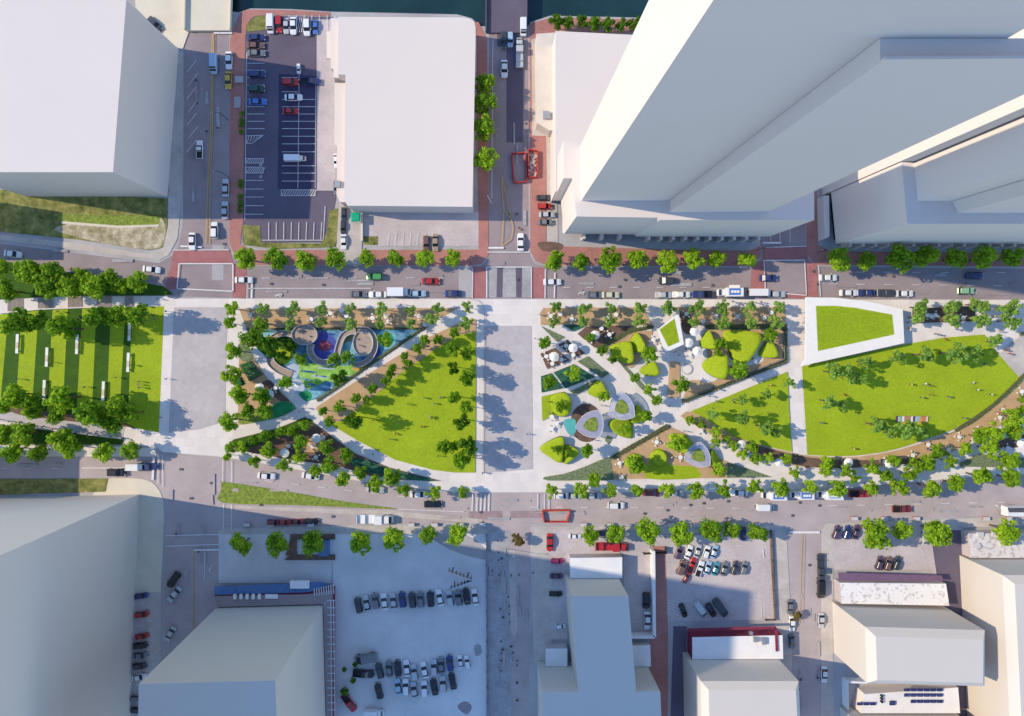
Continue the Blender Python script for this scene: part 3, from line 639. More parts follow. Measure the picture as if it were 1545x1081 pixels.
# off-frame neighbours on the left whose shade reaches into the picture
bld('white_block', 'white block beyond the left edge shading the lower road', [(-170, 668), (-30, 668), (-30, 729), (-170, 729)], 19.3)
bld('white_block', 'white block beyond the left edge shading the rough grass', [(-180, 292), (-36, 300), (-36, 372), (-180, 372)], 17)
# low buildings kept from the old street
t = bld('maroon_trim_shop', 'low white-roofed shop with maroon edging in front of the square cream block', [(1037, 951), (1170, 948), (1171, 983), (1037, 983.5)], 4.6, 'maroon', 'lowroof')
b = MB()
for a, c in (((1036.5, 950.2), (1170.5, 947)), ((1170.5, 947), (1172, 983))):
    b.line(P([a, c], 4.8), .75, 4.95)
b.build('trim', M['maroon'], t)
p0 = W(1139, 964, 4.6)
for dx, dy, sx, sy in ((0, 0, 1.2, 1.2), (2.2, -.4, 1.0, 1.8), (-1.2, 1.7, .8, .8)):
    b = MB(); b.box((p0[0] + dx, p0[1] + dy, 5), (sx, sy, .8)); b.build('roof_unit', M['metal'], t)
t = bld('speckled_roof_shop', 'low shop with a speckled white roof and plum front wall above the wide block', [(1258, 873), (1415, 874.5), (1420, 907), (1260, 904)], 3.4, 'lot2', 'mott')
addvol(t, 'canopy', [(1257, 859), (1410, 863), (1413, 871), (1258, 870.5)], 2.6, 3.0, 'purple')
t = bld('stained_roof_shop', 'low shop with a stained white roof at the right edge behind street trees', [(1449, 800), (1640, 798), (1640, 836), (1451, 836)], 3.6, 'lot2', 'mott2')
for i, (u, v) in enumerate(((1478, 806), (1500, 803), (1512, 820), (1474, 824))):
    p0 = W(u, v, 3.6); b = MB(); b.box((p0[0], p0[1], 3.85), (1.6, 1.1, .5), .2 * i); b.build('roof_unit', M['rail'], t)
t = bld('white_annex', 'low white-roofed annex attached to the north end of the cross-shaped building', [(858, 836), (935, 835), (935, 865.8), (858, 865.8)], 3.6, 'lot2', 'lowroof')
t = bld('side_annex', 'low white-roofed wing crossing behind the cross-shaped building', [(822, 971), (854, 971), (854, 997.8), (822, 997.8)], 3.2, 'lot2', 'lowroof')
addvol(t, 'east_wing', [(940, 967), (977, 966), (978, 997.8), (941, 997.8)], 0, 3.2, 'lot2', 'lowroof')
# solar roof
t = bld('solar_roof_building', 'low white building with rows of dark blue solar panels by the bottom edge', [(1292, 1036), (1430, 1026), (1433, 1064), (1286, 1064)], 4.2, 'white', 'lowroof')
def panel(u0, v0, u1, v1):
    a, c = W(u0, v0, 4.3), W(u1, v1, 4.3); b = MB()
    x, y = (a[0] + c[0]) / 2, (a[1] + c[1]) / 2; b.box((x, y, 4.62), (abs(c[0] - a[0]), abs(c[1] - a[1]), .08)); b.box((x, y, 4.4), (.2, .2, .38)); b.build('solar_panel', M['solar'], t)
for j, (v, u0, n) in enumerate(((1038, 1363, 6), (1046, 1363, 6), (1055.5, 1373, 5))):
    for i in range(n): panel(u0 + i * 9.9, v, u0 + 8.6 + i * 9.9, v + 4.6)
for i in range(3): panel(1292 + i * 9.9, 1059, 1300.5 + i * 9.9, 1063.5)
panel(1341, 1057, 1350, 1063.5)
for i in range(3):
    p0 = W(1329, 1049 + i * 4.5, 4.2); b = MB(); b.cyl((p0[0], p0[1], 4.2), (p0[0], p0[1], 4.9), .3); b.build('roof_vent', M['black'], t)
t = thing('courtyard_wall', 'pale blue courtyard wall left of the solar-panel roof', 'wall', W(1272, 1040) + (0,))
b = MB()
for a, c in (((1270.5, 1022.5), (1300, 1023.5)), ((1271.5, 1024), (1272.5, 1064))):
    pa, pc = W(*a), W(*c); d = Vector(pc) - Vector(pa); b.box(((pa[0] + pc[0]) / 2, (pa[1] + pc[1]) / 2, 1.3), (d.length, .5, 2.6), math.atan2(d.y, d.x))
b.build('wall_panel', M['lowroof'], t)
# striped-parapet garage in front of the blue-roofed block
t = bld('parking_deck', 'low parking deck with blue awning and striped parapet above the shaded block', [(330, 893), (470, 890), (506, 884), (506, 1090), (497, 1090), (492, 905), (335, 909)], 3.4, 'maroon', 'asphalt')
addvol(t, 'awning', [(330, 880), (492, 873), (500, 878), (470, 888), (330, 892)], 2.7, 3.0, 'bluewall')
b = MB()
for i in range(9): u = 474 + i * 3.6; b.line(P([(u, 888 - i * .7), (u + 1, 900 - i * .5)], 3.5), .28, 3.62, 0)
for i in range(16): v = 906 + i * 11; b.line(P([(494, v), (506, v)], 3.5), .3, 3.62, 0)
b.line(P([(499, 905), (501, 1090)], 3.5), .28, 3.65, 0); b.line(P([(503.5, 905), (505.5, 1090)], 3.5), .28, 3.65, 0)
b.build('parapet_slats', M['rail'], t)
for i in range(5):
    b = MB(); b.box(W(355 + i * 9.2, 900, 3.5) + (3.7,), (.75, 1.3, .5)); b.build('roof_unit', M['lowroof'], t)
b = MB(); b.box(W(410, 900, 3.5) + (3.6,), (3.4, 1.1, .3)); b.build('roof_unit', M['lowroof'], t)
b = MB(); b.box(W(453, 881, 3) + (3.5,), (5, 2, .8)); b.build('roof_unit', M['lowroof'], t)
# bridges over the river
def bridge(label, foot, m, z):
    p = P(foot); t = thing('road_bridge', label, 'bridge', ((p[0][0] + p[2][0]) / 2, (p[0][1] + p[2][1]) / 2, 0), 0, 'bridges over the river')
    b = MB(); b.prism(p, z - .9, z); b.build('deck', M[m], t)
    for e in ((p[0], p[3]), (p[1], p[2])):
        b = MB(); d = Vector(e[1]) - Vector(e[0]); b.box(((e[0][0] + e[1][0]) / 2, (e[0][1] + e[1][1]) / 2, z + .45), (d.length, .3, .9), math.atan2(d.y, d.x)); b.build('railing', M[m], t)
    for k in (.3, .7):
        b = MB(); x = p[0][0] * (1 - k) + p[3][0] * k; xx = p[1][0] * (1 - k) + p[2][0] * k; y = p[0][1] * (1 - k) + p[3][1] * k
        b.box(((x + xx) / 2, y, (z - .9 - 3) / 2), (abs(xx - x) * .8, 1.2, z - .9 + 3)); b.build('pier', M['conc'], t)
bridge('pale beige bridge deck at the head of the left street', [(289, -260), (359, -260), (350, 48.5), (282, 48.5)], 'cream', 1.0)
bridge('dark blue-grey bridge deck at the head of the central street', [(736, -260), (796, -260), (794, 51), (733, 51)], 'asphalt2', .6)
# ================================================================= TREES
def crown_mesh(name, m, seed, n, leaf, clumps, flat=.85, spread=1.0, gap=0.0):
    """leaf-sized faces gathered in clumps through the crown's volume; unit radius, centre at z 1.5"""
    R = random.Random(seed); vs = []; fs = []
    cl = []
    for i in range(clumps):
        while True:
            p = Vector((R.uniform(-1, 1), R.uniform(-1, 1), R.uniform(-.75, 1)))
            if .35 < p.length < 1: break
        q = p * .72; rr = R.uniform(.22, .42) * spread
        cl.append((Vector((q.x * R.uniform(.9, 1.15), q.y * R.uniform(.9, 1.15), q.z * flat)), rr))
    cl.append((Vector((0, 0, .1)), .45 * spread))
    tot = sum(c[1] ** 2 for c in cl)
    for c, rr in cl:
        for _ in range(int(n * rr * rr / tot)):
            d = Vector((R.gauss(0, 1), R.gauss(0, 1), R.gauss(0, 1) + .35)).normalized()
            p = c + d * rr * (R.random() ** .35)
            nn = (d + Vector((R.gauss(0, .45), R.gauss(0, .45), R.gauss(.25, .45)))).normalized()
            u = nn.orthogonal().normalized(); a = R.uniform(0, 6.28); u = (Matrix.Rotation(a, 3, nn) @ u); w = nn.cross(u)
            l = leaf * R.uniform(.7, 1.3); k = len(vs)
            for s, t in ((-.5, 0), (0, -.34), (.55, 0), (0, .34)): vs.append(tuple(p + u * s * l + w * t * l * 1.25 + Vector((0, 0, 1.5))))
            fs.append((k, k + 1, k + 2, k + 3))
    me = bpy.data.meshes.new(name); me.from_pydata(vs, [], fs); me.materials.append(M[m]); me.update(); return me
def trunk_mesh(name, seed):
    R = random.Random(seed); b = MB(); b.cyl((0, 0, 0), (.02, .01, .75), .075, .05, 7); b.cyl((.02, .01, .75), (.0, .03, 1.35), .05, .03, 6)
    for i in range(5):
        a = i * 1.257 + R.uniform(-.3, .3); z = R.uniform(.65, .95)
        b.cyl((.01, .01, z), (.5 * math.cos(a), .5 * math.sin(a), z + R.uniform(.35, .6)), .035, .012, 5)
    return b.mesh(name, M['bark'])
TR = [trunk_mesh('trunk', i) for i in range(3)]
CR = {
    'street': [crown_mesh('street_crown', 'leafA', 10 + i, 1300, .175, 20, .8, .95) for i in range(5)],
    'small': [crown_mesh('small_crown', 'leafA', 30 + i, 900, .19, 15, .8, .9) for i in range(4)],
    'pale': [crown_mesh('pale_crown', 'leafC', 50 + i, 720, .19, 13, .75, .85) for i in range(5)],
    'mid': [crown_mesh('mid_crown', 'leafB', 70 + i, 950, .18, 17, .8, .95) for i in range(5)],
    'dark': [crown_mesh('dark_crown', 'leafD', 90 + i, 800, .20, 15, .8, .95) for i in range(4)],
    'sparse': [crown_mesh('sparse_crown', 'leafC', 110 + i, 520, .19, 13, .6, .7) for i in range(5)],
    'rust': [crown_mesh('rust_crown', 'leafE', 130, 900, .2, 14)],
}
TN = [0]
TALL = dict(street=1.05, small=1.15, pale=1.15, mid=1.2, dark=1.2, sparse=1.3, rust=1.0)
WIDE = dict(street=1.1, small=1.1, pale=1.1, mid=1.08, dark=1.05, sparse=1.12, rust=.9)
def tree(u, v, rpx, kind, label, group, zb=0.13, zs=None):
    zs = zs or TALL[kind]
    R = random.Random(u * 7.1 + v * 3.3)
    # leaf clumps end a little inside the unit radius
    r = rpx * S * 1.05 * WIDE[kind] * R.uniform(.9, 1.12); h = 1.5 * r * zs
    x, y = W(u, v, h)
    TN[0] += 1
    t = spawn('tree', label, 'tree', (x, y, zb), R.uniform(0, 6.28), [('trunk', R.choice(TR), (0, 0, 0)), ('crown', R.choice(CR[kind]), (0, 0, 0))], r, group)
    t.scale = (r, r, r * zs); return t
ALLT = []
def row(pts, kind, tmpl, group, zb=.13, key=0, zs=None):
    """pts (u,v,r); the label counts from the left"""
    pts = sorted(pts, key=lambda p: p[key])
    for i, p in enumerate(pts):
        k = kind if isinstance(kind, str) else kind[i % len(kind)]
        tree(p[0], p[1], p[2], k, tmpl % ORD[i], group, zb, zs); ALLT.append(p)
a = Z(320, 300, 3.6025, [(185, 325, 56), (350, 328, 64), (515, 328, 66), (678, 330, 56), (845, 328, 52), (1003, 325, 48), (1155, 330, 54), (1308, 325, 48)])
row(a, 'street', 'round bright street tree, %s from the left below the striped car park', 'street trees on the red pavement')
a = Z(640, 300, 3.6025, [(708, 330, 52), (852, 345, 46), (1005, 330, 60), (1162, 330, 62), (1315, 340, 58)]) + Z(940, 300, 3.6025, [(380, 325, 55), (515, 335, 44), (668, 335, 50)])
row(a, 'street', 'round bright street tree, %s from the left along the front of the tower podium', 'street trees on the red pavement')
a = Z(1145, 300, 3.6025, [(445, 335, 62), (580, 335, 48), (765, 330, 66), (905, 320, 64), (1068, 325, 64), (1225, 325, 64), (1375, 320, 60)])
row(a, 'street', 'shaded round street tree, %s from the left before the stepped white complex', 'street trees on the red pavement')
a = Z(700, 0, 3.6025, [(112, 465, 60), (112, 570, 60), (108, 705, 60), (120, 865, 60)])
row(a, 'street', 'round street tree, %s from the top beside the rounded-corner block', 'street trees on the red pavement', key=1)
a = Z(320, 780, 3.5925, [(160, 150, 66), (340, 150, 68), (532, 140, 65), (810, 140, 68), (990, 120, 62), (1170, 105, 45), (1328, 105, 54)])
row(a, 'street', 'round bright street tree, %s from the left above the shaded car park', 'street trees south of the lower road')
a = Z(640, 780, 3.5925, [(898, 95, 52), (1045, 95, 52), (1200, 85, 65), (1390, 95, 66)]) + Z(940, 780, 3.5925, [(470, 85, 70), (590, 70, 46), (738, 85, 55)])
row(a, 'street', 'round bright street tree, %s from the left above the small central car park', 'street trees south of the lower road')
a = Z(1145, 780, 3.5925, [(628, 90, 76), (778, 80, 58), (965, 85, 80), (1335, 75, 70)])
row(a, 'street', 'round bright street tree, %s from the left above the shops at the lower right', 'street trees south of the lower road')
a = Z(940, 520, 3.6025, [(80, 790, 40), (240, 790, 42), (390, 790, 42), (545, 785, 44), (715, 775, 48), (865, 775, 44), (1015, 775, 44), (1165, 775, 44)]) + Z(640, 520, 3.6025, [(690, 795, 38), (845, 795, 42), (1010, 795, 40), (930, 740, 42)])
row(a, 'small', 'small kerb tree, %s from the left below the right garden', 'kerb trees along the lower road')
a = Z(1145, 520, 3.6025, [(615, 775, 42), (755, 780, 48), (930, 780, 55), (1070, 760, 54), (1205, 720, 52), (1375, 730, 56)])
row(a, 'small', 'small kerb tree, %s from the left along the lower road past the food trucks', 'kerb trees along the lower road')
a = Z(320, 520, 3.6025, [(880, 755, 40), (985, 720, 45), (1045, 790, 42), (1205, 805, 42), (1365, 800, 38)]) + Z(340, 590, 7.018, [(310, 750, 78), (630, 790, 75), (950, 860, 75), (1240, 920, 82), (20, 690, 58)])
row(a, 'small', 'small kerb tree, %s from the left above the clover island', 'kerb trees along the lower road')
a = Z(0, 260, 3.6025, [(155, 545, 70), (285, 550, 62), (265, 625, 60), (40, 645, 58), (375, 645, 64), (435, 565, 50), (510, 620, 64), (600, 590, 52), (665, 615, 46), (755, 600, 52), (0, 520, 52)])
row(a, 'street', 'leafy tree, %s from the left on the dark embankment above the striped lawn', 'embankment trees around the striped lawn')
a = Z(0, 500, 3.6025, [(130, 560, 65), (20, 570, 50), (335, 575, 62), (65, 650, 55), (210, 655, 56), (385, 640, 58), (560, 650, 50), (722, 645, 54)])
row(a, 'street', 'leafy tree, %s from the left along the pavement below the striped lawn', 'embankment trees around the striped lawn')
a = Z(0, 260, 3.6025, [(90, 820, 70), (190, 800, 62), (340, 850, 60), (540, 790, 58), (650, 780, 58), (750, 770, 62)])
row(a, 'mid', 'dark spreading tree, %s from the left at the top of the striped lawn', 'trees on the striped lawn', zs=1.6)
a = Z(0, 500, 3.6025, [(60, 350, 75), (160, 370, 65), (20, 400, 60), (330, 370, 86), (300, 460, 52), (500, 440, 86), (170, 440, 55), (650, 410, 72), (610, 520, 60), (720, 450, 62), (560, 480, 50)])
a = [(u, v, r * .84) for u, v, r in a]
row(a, ['mid', 'small'], 'spreading tree, %s from the left along the bottom of the striped lawn', 'trees on the striped lawn', zs=1.4)
a = Z(320, 300, 3.6025, [(108, 598, 38), (100, 680, 34), (115, 830, 54)]) + Z(320, 520, 3.6025, [(105, 155, 52), (140, 275, 54), (95, 415, 52)])
row(a, 'small', 'small tree, %s from the top along the left plaza', 'trees along the left plaza', key=1)
a = Z(320, 300, 3.6025, [(278, 600, 38), (437, 600, 38), (600, 598, 36), (753, 600, 34), (915, 598, 40), (1075, 605, 34), (1228, 600, 38), (1385, 590, 34)])
row(a, 'pale', 'small pale tree, %s from the left, upper row above the playground', 'pale trees on the granite strips')
a = Z(320, 300, 3.6025, [(268, 680, 36), (427, 680, 38), (592, 675, 32), (750, 680, 36), (915, 680, 34), (1080, 680, 34), (1195, 650, 38), (1382, 675, 36)])
row(a, 'pale', 'small pale tree, %s from the left, lower row above the playground', 'pale trees on the granite strips')
a = Z(640, 300, 3.6025, [(715, 590, 38), (868, 600, 36), (1015, 595, 36), (1175, 595, 36), (1330, 595, 40)]) + Z(940, 300, 3.6025, [(397, 592, 42), (545, 592, 38), (685, 590, 38), (845, 588, 38)])
row(a, 'pale', 'small pale tree, %s from the left in the upper row beside the kiosk', 'pale trees on the granite strips')
a = Z(640, 300, 3.6025, [(710, 670, 36), (865, 665, 34), (1015, 668, 34), (1170, 668, 38)]) + Z(940, 300, 3.6025, [(388, 668, 36), (545, 675, 40), (688, 670, 42), (833, 670, 42)])
row(a, 'pale', 'small pale tree, %s from the left in the lower row beside the kiosk', 'pale trees on the granite strips')
a = Z(1345, 440, 6.755, [(285, 155, 80), (265, 260, 75), (610, 155, 90), (605, 295, 85), (830, 130, 60), (930, 155, 65), (910, 290, 85), (1200, 160, 90), (1210, 300, 95), (1060, 510, 70)])
row(a, 'pale', 'pale airy tree, %s from the left on the paving right of the green-roofed pavilion', 'pale trees right of the pavilion')
a = Z(340, 455, 7.018, [(270, 380, 130), (390, 230, 70), (460, 470, 105), (610, 590, 60), (700, 470, 70), (800, 600, 75), (640, 860, 75), (1150, 620, 78), (1290, 600, 72), (1220, 810, 85)]) + Z(520, 455, 7.018, [(430, 400, 76)])
row(a, ['mid', 'mid', 'dark'], 'green tree, %s from the left in the colourful playground triangle', 'playground trees', zs=1.4)
a = Z(340, 590, 7.018, [(370, 60, 92), (240, 210, 92), (430, 210, 92)])
row(a, 'mid', 'full green tree, %s from the left in the triangle of vegetable beds', 'trees by the vegetable beds')
a = Z(340, 590, 7.018, [(840, 360, 64), (720, 430, 66), (600, 430, 62), (430, 480, 76), (300, 510, 66), (180, 600, 70), (60, 600, 60), (800, 550, 85), (470, 640, 82), (780, 700, 82), (1070, 590, 82), (1100, 790, 88), (1270, 690, 86), (1430, 860, 78)])
row(a, ['mid', 'small', 'mid'], 'leafy tree, %s from the left in the shady triangle below the crossing paths', 'trees in the shady triangle')
a = Z(340, 590, 7.018, [(1040, 220, 58), (1210, 170, 62), (1110, 320, 56), (1375, 75, 60), (1490, 90, 52)]) + Z(520, 455, 7.018, [(300, 920, 60), (490, 770, 58), (440, 850, 50), (510, 710, 52), (630, 570, 52), (660, 660, 58), (780, 500, 60), (855, 410, 58), (1000, 410, 60), (1175, 330, 58)])
row(a, 'mid', 'small dense tree, %s from the left in the mulch edging the fan-shaped lawn', 'trees edging the fan lawn', zs=1.6)
a = Z(520, 455, 7.018, [(1150, 510, 88), (1310, 540, 80), (1150, 700, 66), (1310, 800, 80), (1160, 1020, 72)]) + Z(340, 590, 7.018, [(1360, 300, 88)]) + Z(320, 520, 3.6025, [(1360, 420, 46), (1385, 345, 40), (1270, 565, 44), (1390, 540, 50), (1360, 630, 46), (1320, 550, 28)])
row(a, ['dark', 'mid', 'mid'], 'tree standing in the fan-shaped lawn, %s from the left', 'trees in the fan lawn', zs=1.75)
a = Z(810, 455, 7.018, [(75, 430, 75), (565, 375, 58), (695, 530, 66), (800, 620, 62), (385, 770, 88), (130, 860, 85), (1205, 570, 88), (1035, 800, 62), (1190, 930, 66), (1260, 1040, 72), (710, 990, 75)])
row(a, ['mid', 'mid', 'small'], 'green tree, %s from the left around the diamond-shaped beds', 'trees in the right garden', zs=1.35)
a = Z(810, 590, 7.018, [(270, 160, 76), (540, 640, 88), (1150, 280, 82), (920, 400, 62), (200, 620, 55), (1060, 770, 100), (320, 660, 44), (1480, 540, 82), (1000, 720, 50)])
row(a, ['small', 'mid'], 'green tree, %s from the left around the mounds and triangular canopies', 'trees in the right garden', zs=1.35)
a = Z(985, 455, 7.018, [(290, 880, 90), (720, 460, 72), (900, 710, 95), (1250, 370, 92), (680, 540, 52)])
row(a, 'mid', 'green tree, %s from the left among the grass mounds of the fenced garden', 'trees in the right garden', zs=1.35)
a = Z(985, 590, 7.018, [(390, 320, 58), (510, 350, 54), (660, 430, 62), (660, 540, 62), (770, 500, 46), (840, 580, 54), (1060, 580, 66), (950, 670, 62), (1090, 730, 66), (1210, 710, 62), (1410, 720, 66), (1500, 860, 62), (700, 830, 76)])
row(a, 'small', 'dense little tree, %s from the left on the granite band below the small lawn', 'trees on the granite band')
a = Z(985, 590, 7.018, [(960, 90, 60), (640, 250, 72), (950, 270, 88), (1170, 390, 82), (1200, 30, 62), (1310, 430, 62)]) + Z(985, 455, 7.018, [(1455, 870, 58)])
row(a, 'sparse', 'airy pale tree, %s from the left on the small triangular lawn', 'airy trees on the small lawn', zs=1.6)
a = Z(1180, 590, 7.72, [(540, 850, 82), (500, 940, 72), (750, 930, 82), (840, 1020, 72), (1050, 890, 86), (1200, 1000, 86), (1310, 800, 86)]) + Z(1345, 580, 6.755, [(470, 690, 85), (590, 790, 76), (390, 800, 80), (230, 830, 80), (170, 920, 76), (750, 660, 80), (910, 540, 95), (1060, 500, 108), (1250, 490, 98), (1000, 660, 86), (1230, 330, 92), (1330, 270, 62), (1330, 150, 52), (1160, 770, 108)])
row(a, 'small', 'dense tree, %s from the left on the granite band under the big lawn', 'trees on the granite band')
a = Z(1145, 520, 3.6025, [(405, 150, 46), (480, 165, 52), (550, 190, 45), (380, 310, 52), (450, 335, 36), (580, 95, 40), (760, 75, 42), (900, 55, 46), (1070, 48, 58), (1170, 48, 50), (640, 440, 46), (720, 465, 45), (820, 465, 54), (900, 480, 40)])
row(a, 'sparse', 'airy tree with visible gaps, %s from the left on the big lawn', 'airy trees on the big lawn')
a = Z(700, 0, 3.6025, [(500, 118, 38), (570, 130, 38), (640, 122, 40), (705, 130, 38), (780, 138, 40), (860, 138, 40), (930, 132, 40)])
row(a, 'dark', 'dark waterside tree, %s from the left along the river beside the tower', 'waterside trees')
a = [(535, 1003, 5), (533, 1026, 6), (520, 1043, 6), (519, 1010, 4)]
row(a, 'dark', 'small shaded shrub-like tree, %s from the left by the striped parapet', 'shaded trees by the parking deck', 0.03)
tree(781, 815, 13, 'rust', 'rust-coloured tree on the corner by the lower street barriers', 'rust tree', .03)
tree(1203, 930, 8, 'rust', 'small rust-yellow tree between parked cars in the lower right side street', 'rust tree', .03)
print('TREES', TN[0])
# hedges ---------------------------------------------------------------------------------------
def hedge(label, pts, w, h, n, m='hedge', zb=.16):
    """clipped planting strip: woody core and a skin of leaf faces"""
    p = P(pts); o0 = p[len(p) // 2]; t = thing('hedge', label, 'hedge', (o0[0], o0[1], zb), 0)
    R = random.Random(n + int(pts[0][0])); vs = []; fs = []; b = MB(); segs = list(zip(p[:-1], p[1:])); Lt = sum(math.hypot(c[0] - a_[0], c[1] - a_[1]) for a_, c in segs)
    for a_, c in segs:
        a_ = Vector(a_); c = Vector(c); d = (c - a_); Ls = d.length; d.normalize(); nn = Vector((-d.y, d.x)); mid = (a_ + c) / 2
        b.box((mid.x, mid.y, zb + h * .4), (Ls, w * .6, h * .8), math.atan2(d.y, d.x))
        for _ in range(int(n * Ls / Lt)):
            q = a_ + d * R.uniform(0, Ls) + nn * w * R.uniform(-.5, .5); z = zb + h * R.uniform(.5, 1.08)
            nr = Vector((R.gauss(0, .5), R.gauss(0, .5), 1)).normalized(); u = nr.orthogonal().normalized(); u = Matrix.Rotation(R.uniform(0, 6.28), 3, nr) @ u; v = nr.cross(u); l = R.uniform(.16, .36); k = len(vs)
            for s, tt in ((-.5, 0), (0, -.35), (.5, 0), (0, .35)): vs.append((q.x + u.x * s * l + v.x * tt * l, q.y + u.y * s * l + v.y * tt * l, z + (u.z * s + v.z * tt) * l))
            fs.append((k, k + 1, k + 2, k + 3))
    b.build('stem', M['bark'], t)
    lb = MB(); lb.add(vs, fs); lb.build('foliage', M[m], t); return t
hedge('long low hedge along the diagonal walk above the lower granite bed', [(924, 690), (1008, 642)], 1.3, .7, 900)
hedge('low hedge between pale tree row and fenced mound garden', [(1064, 494), (1183, 493)], 1.2, .8, 900)
hedge('low hedge along the walk on the right of the fenced mound garden', [(1183.5, 496), (1183.5, 544)], 1.1, .8, 450)
hedge('low diagonal hedge along the lower side of the fenced mound garden', [(1030, 606), (1186, 545)], .9, .8, 1000)
hedge('thin hedge between the playground and its granite strip', [(410, 497), (632, 496)], .6, .5, 800)
hedge('thin diagonal hedge along the playground side of the wide walk', [(640, 494), (560, 549), (506, 587), (479, 605)], .7, .5, 900)
hedge('curved low hedge between the big lawn and the granite band', [(1545, 563), (1532, 577), (1500, 608), (1468, 633), (1440, 650)], 1.0, .6, 900)
hedge('low hedge beside the dark mulch bed at the kiosk', [(908, 523), (950, 499), (984, 493)], 1.0, .7, 700)
# ================================================================= VEHICLES
def shell(b, st, mi=0):
    """loft of body stations: x, half width, top z, bottom z"""
    n = 10; vs = []
    for x, w, zt, zb in st:
        prof = [(-.86, 0), (-1, .28), (-1, .66), (-.95, .88), (-.8, 1), (.8, 1), (.95, .88), (1, .66), (1, .28), (.86, 0)]
        for y, k in prof: vs.append((x, y * w, zb + (zt - zb) * k))
    m = len(st); fs = [(i * n + j, i * n + (j + 1) % n, (i + 1) * n + (j + 1) % n, (i + 1) * n + j) for i in range(m - 1) for j in range(n)]
    fs += [tuple(range(n)), tuple(reversed(range((m - 1) * n, m * n)))]
    fs = [tuple(reversed(f)) for f in fs]
    b.add(vs, fs, mi, False)
def frust(b, x0, x1, w0, z0, X0, X1, w1, z1, mi=0):
    b.prism([(x0, -w0), (x1, -w0 * .94), (x1, w0 * .94), (x0, w0)], z0, z1, mi, [(X0, -w1), (X1, -w1), (X1, w1), (X0, w1)])
PT = None
wheel = MB(); wheel.cyl((0, -.11, 0), (0, .11, 0), .32, n=12); wheel.cyl((0, -.12, 0), (0, .12, 0), .18, n=8, mi=1)
WH = wheel.mesh('wheel', [M['tyre'], M['metal']])
LP = MB(); LP.box((0, 0, 0), (.12, .36, .14)); LPM = LP.mesh('headlight', M['lamp'])
PB = paint('white')
def kit(name, body, glass, roof, wx, wy, lx, ly, lz, extra=()):
    out = [('body', body.mesh(name + '_body', [PB, M['black'], M['metal']]), (0, 0, 0))]
    if glass: out.append(('window', glass.mesh(name + '_window', M['glass']), (0, 0, 0)))
    if roof: out.append(('roof', roof.mesh(name + '_roof', PB), (0, 0, 0)))
    for x in wx:
        for s in (-1, 1): out.append(('wheel', WH, (x, s * wy, .32)))
    for s in (-1, 1): out.append(('headlight', LPM, (lx, s * ly, lz)))
    return out + list(extra)
def rounded(x0, x1, w, z, h, mi=0):
    b = MB(); b.prism([(x0, -w + .12), (x0 + .1, -w), (x1 - .1, -w), (x1, -w + .14), (x1, w - .14), (x1 - .1, w), (x0 + .1, w), (x0, w - .12)], z, z + h, mi, [(x0 + .08, -w + .2), (x0 + .18, -w + .1), (x1 - .18, -w + .1), (x1 - .08, -w + .2), (x1 - .08, w - .2), (x1 - .18, w - .1), (x0 + .18, w - .1), (x0 + .08, w - .2)]); return b
def sedan():
    b = MB(); shell(b, [(-2.4, .68, .72, .3), (-2.28, .86, .88, .22), (-1.5, .92, .95, .2), (.9, .92, .93, .2), (1.9, .88, .82, .2), (2.3, .76, .7, .25), (2.42, .58, .6, .3)])
    b.box((.78, 1.0, .98), (.16, .2, .14)); b.box((.78, -1.0, .98), (.16, .2, .14))
    g_ = MB(); frust(g_, -1.75, 1.12, .84, .93, -1.1, .3, .64, 1.40)
    return kit('sedan', b, g_, rounded(-1.14, .36, .68, 1.38, .08), (-1.42, 1.45), .84, 2.3, .55, .64)
def hatch():
    b = MB(); shell(b, [(-2.2, .78, .85, .3), (-2.05, .92, 1.0, .22), (.8, .95, 1.0, .2), (1.8, .9, .95, .2), (2.2, .8, .8, .25), (2.34, .6, .65, .3)])
    b.box((.8, 1.04, 1.08), (.18, .2, .16)); b.box((.8, -1.04, 1.08), (.18, .2, .16))
    g_ = MB(); frust(g_, -2.05, 1.15, .88, 1.0, -1.75, .35, .70, 1.58)
    return kit('hatch', b, g_, rounded(-1.82, .42, .74, 1.56, .09), (-1.35, 1.4), .87, 2.22, .58, .74)
def pickup():
    b = MB(); shell(b, [(-.55, .95, 1.0, .3), (.9, .97, 1.05, .25), (2.1, .94, 1.0, .25), (2.6, .86, .9, .3), (2.75, .7, .75, .35)])
    b.box((-1.65, 0, .62), (2.2, 1.9, .4)); b.box((-1.65, .91, .95), (2.2, .08, .3)); b.box((-1.65, -.91, .95), (2.2, .08, .3)); b.box((-2.72, 0, .95), (.08, 1.9, .3)); b.box((-1.65, 0, .83), (2.1, 1.7, .02), 0, 1)
    g_ = MB(); frust(g_, -.5, 1.2, .88, 1.03, -.35, .55, .7, 1.62)
    return kit('pickup', b, g_, rounded(-.42, .6, .75, 1.6, .09), (-1.7, 1.75), .88, 2.66, .7, .78)
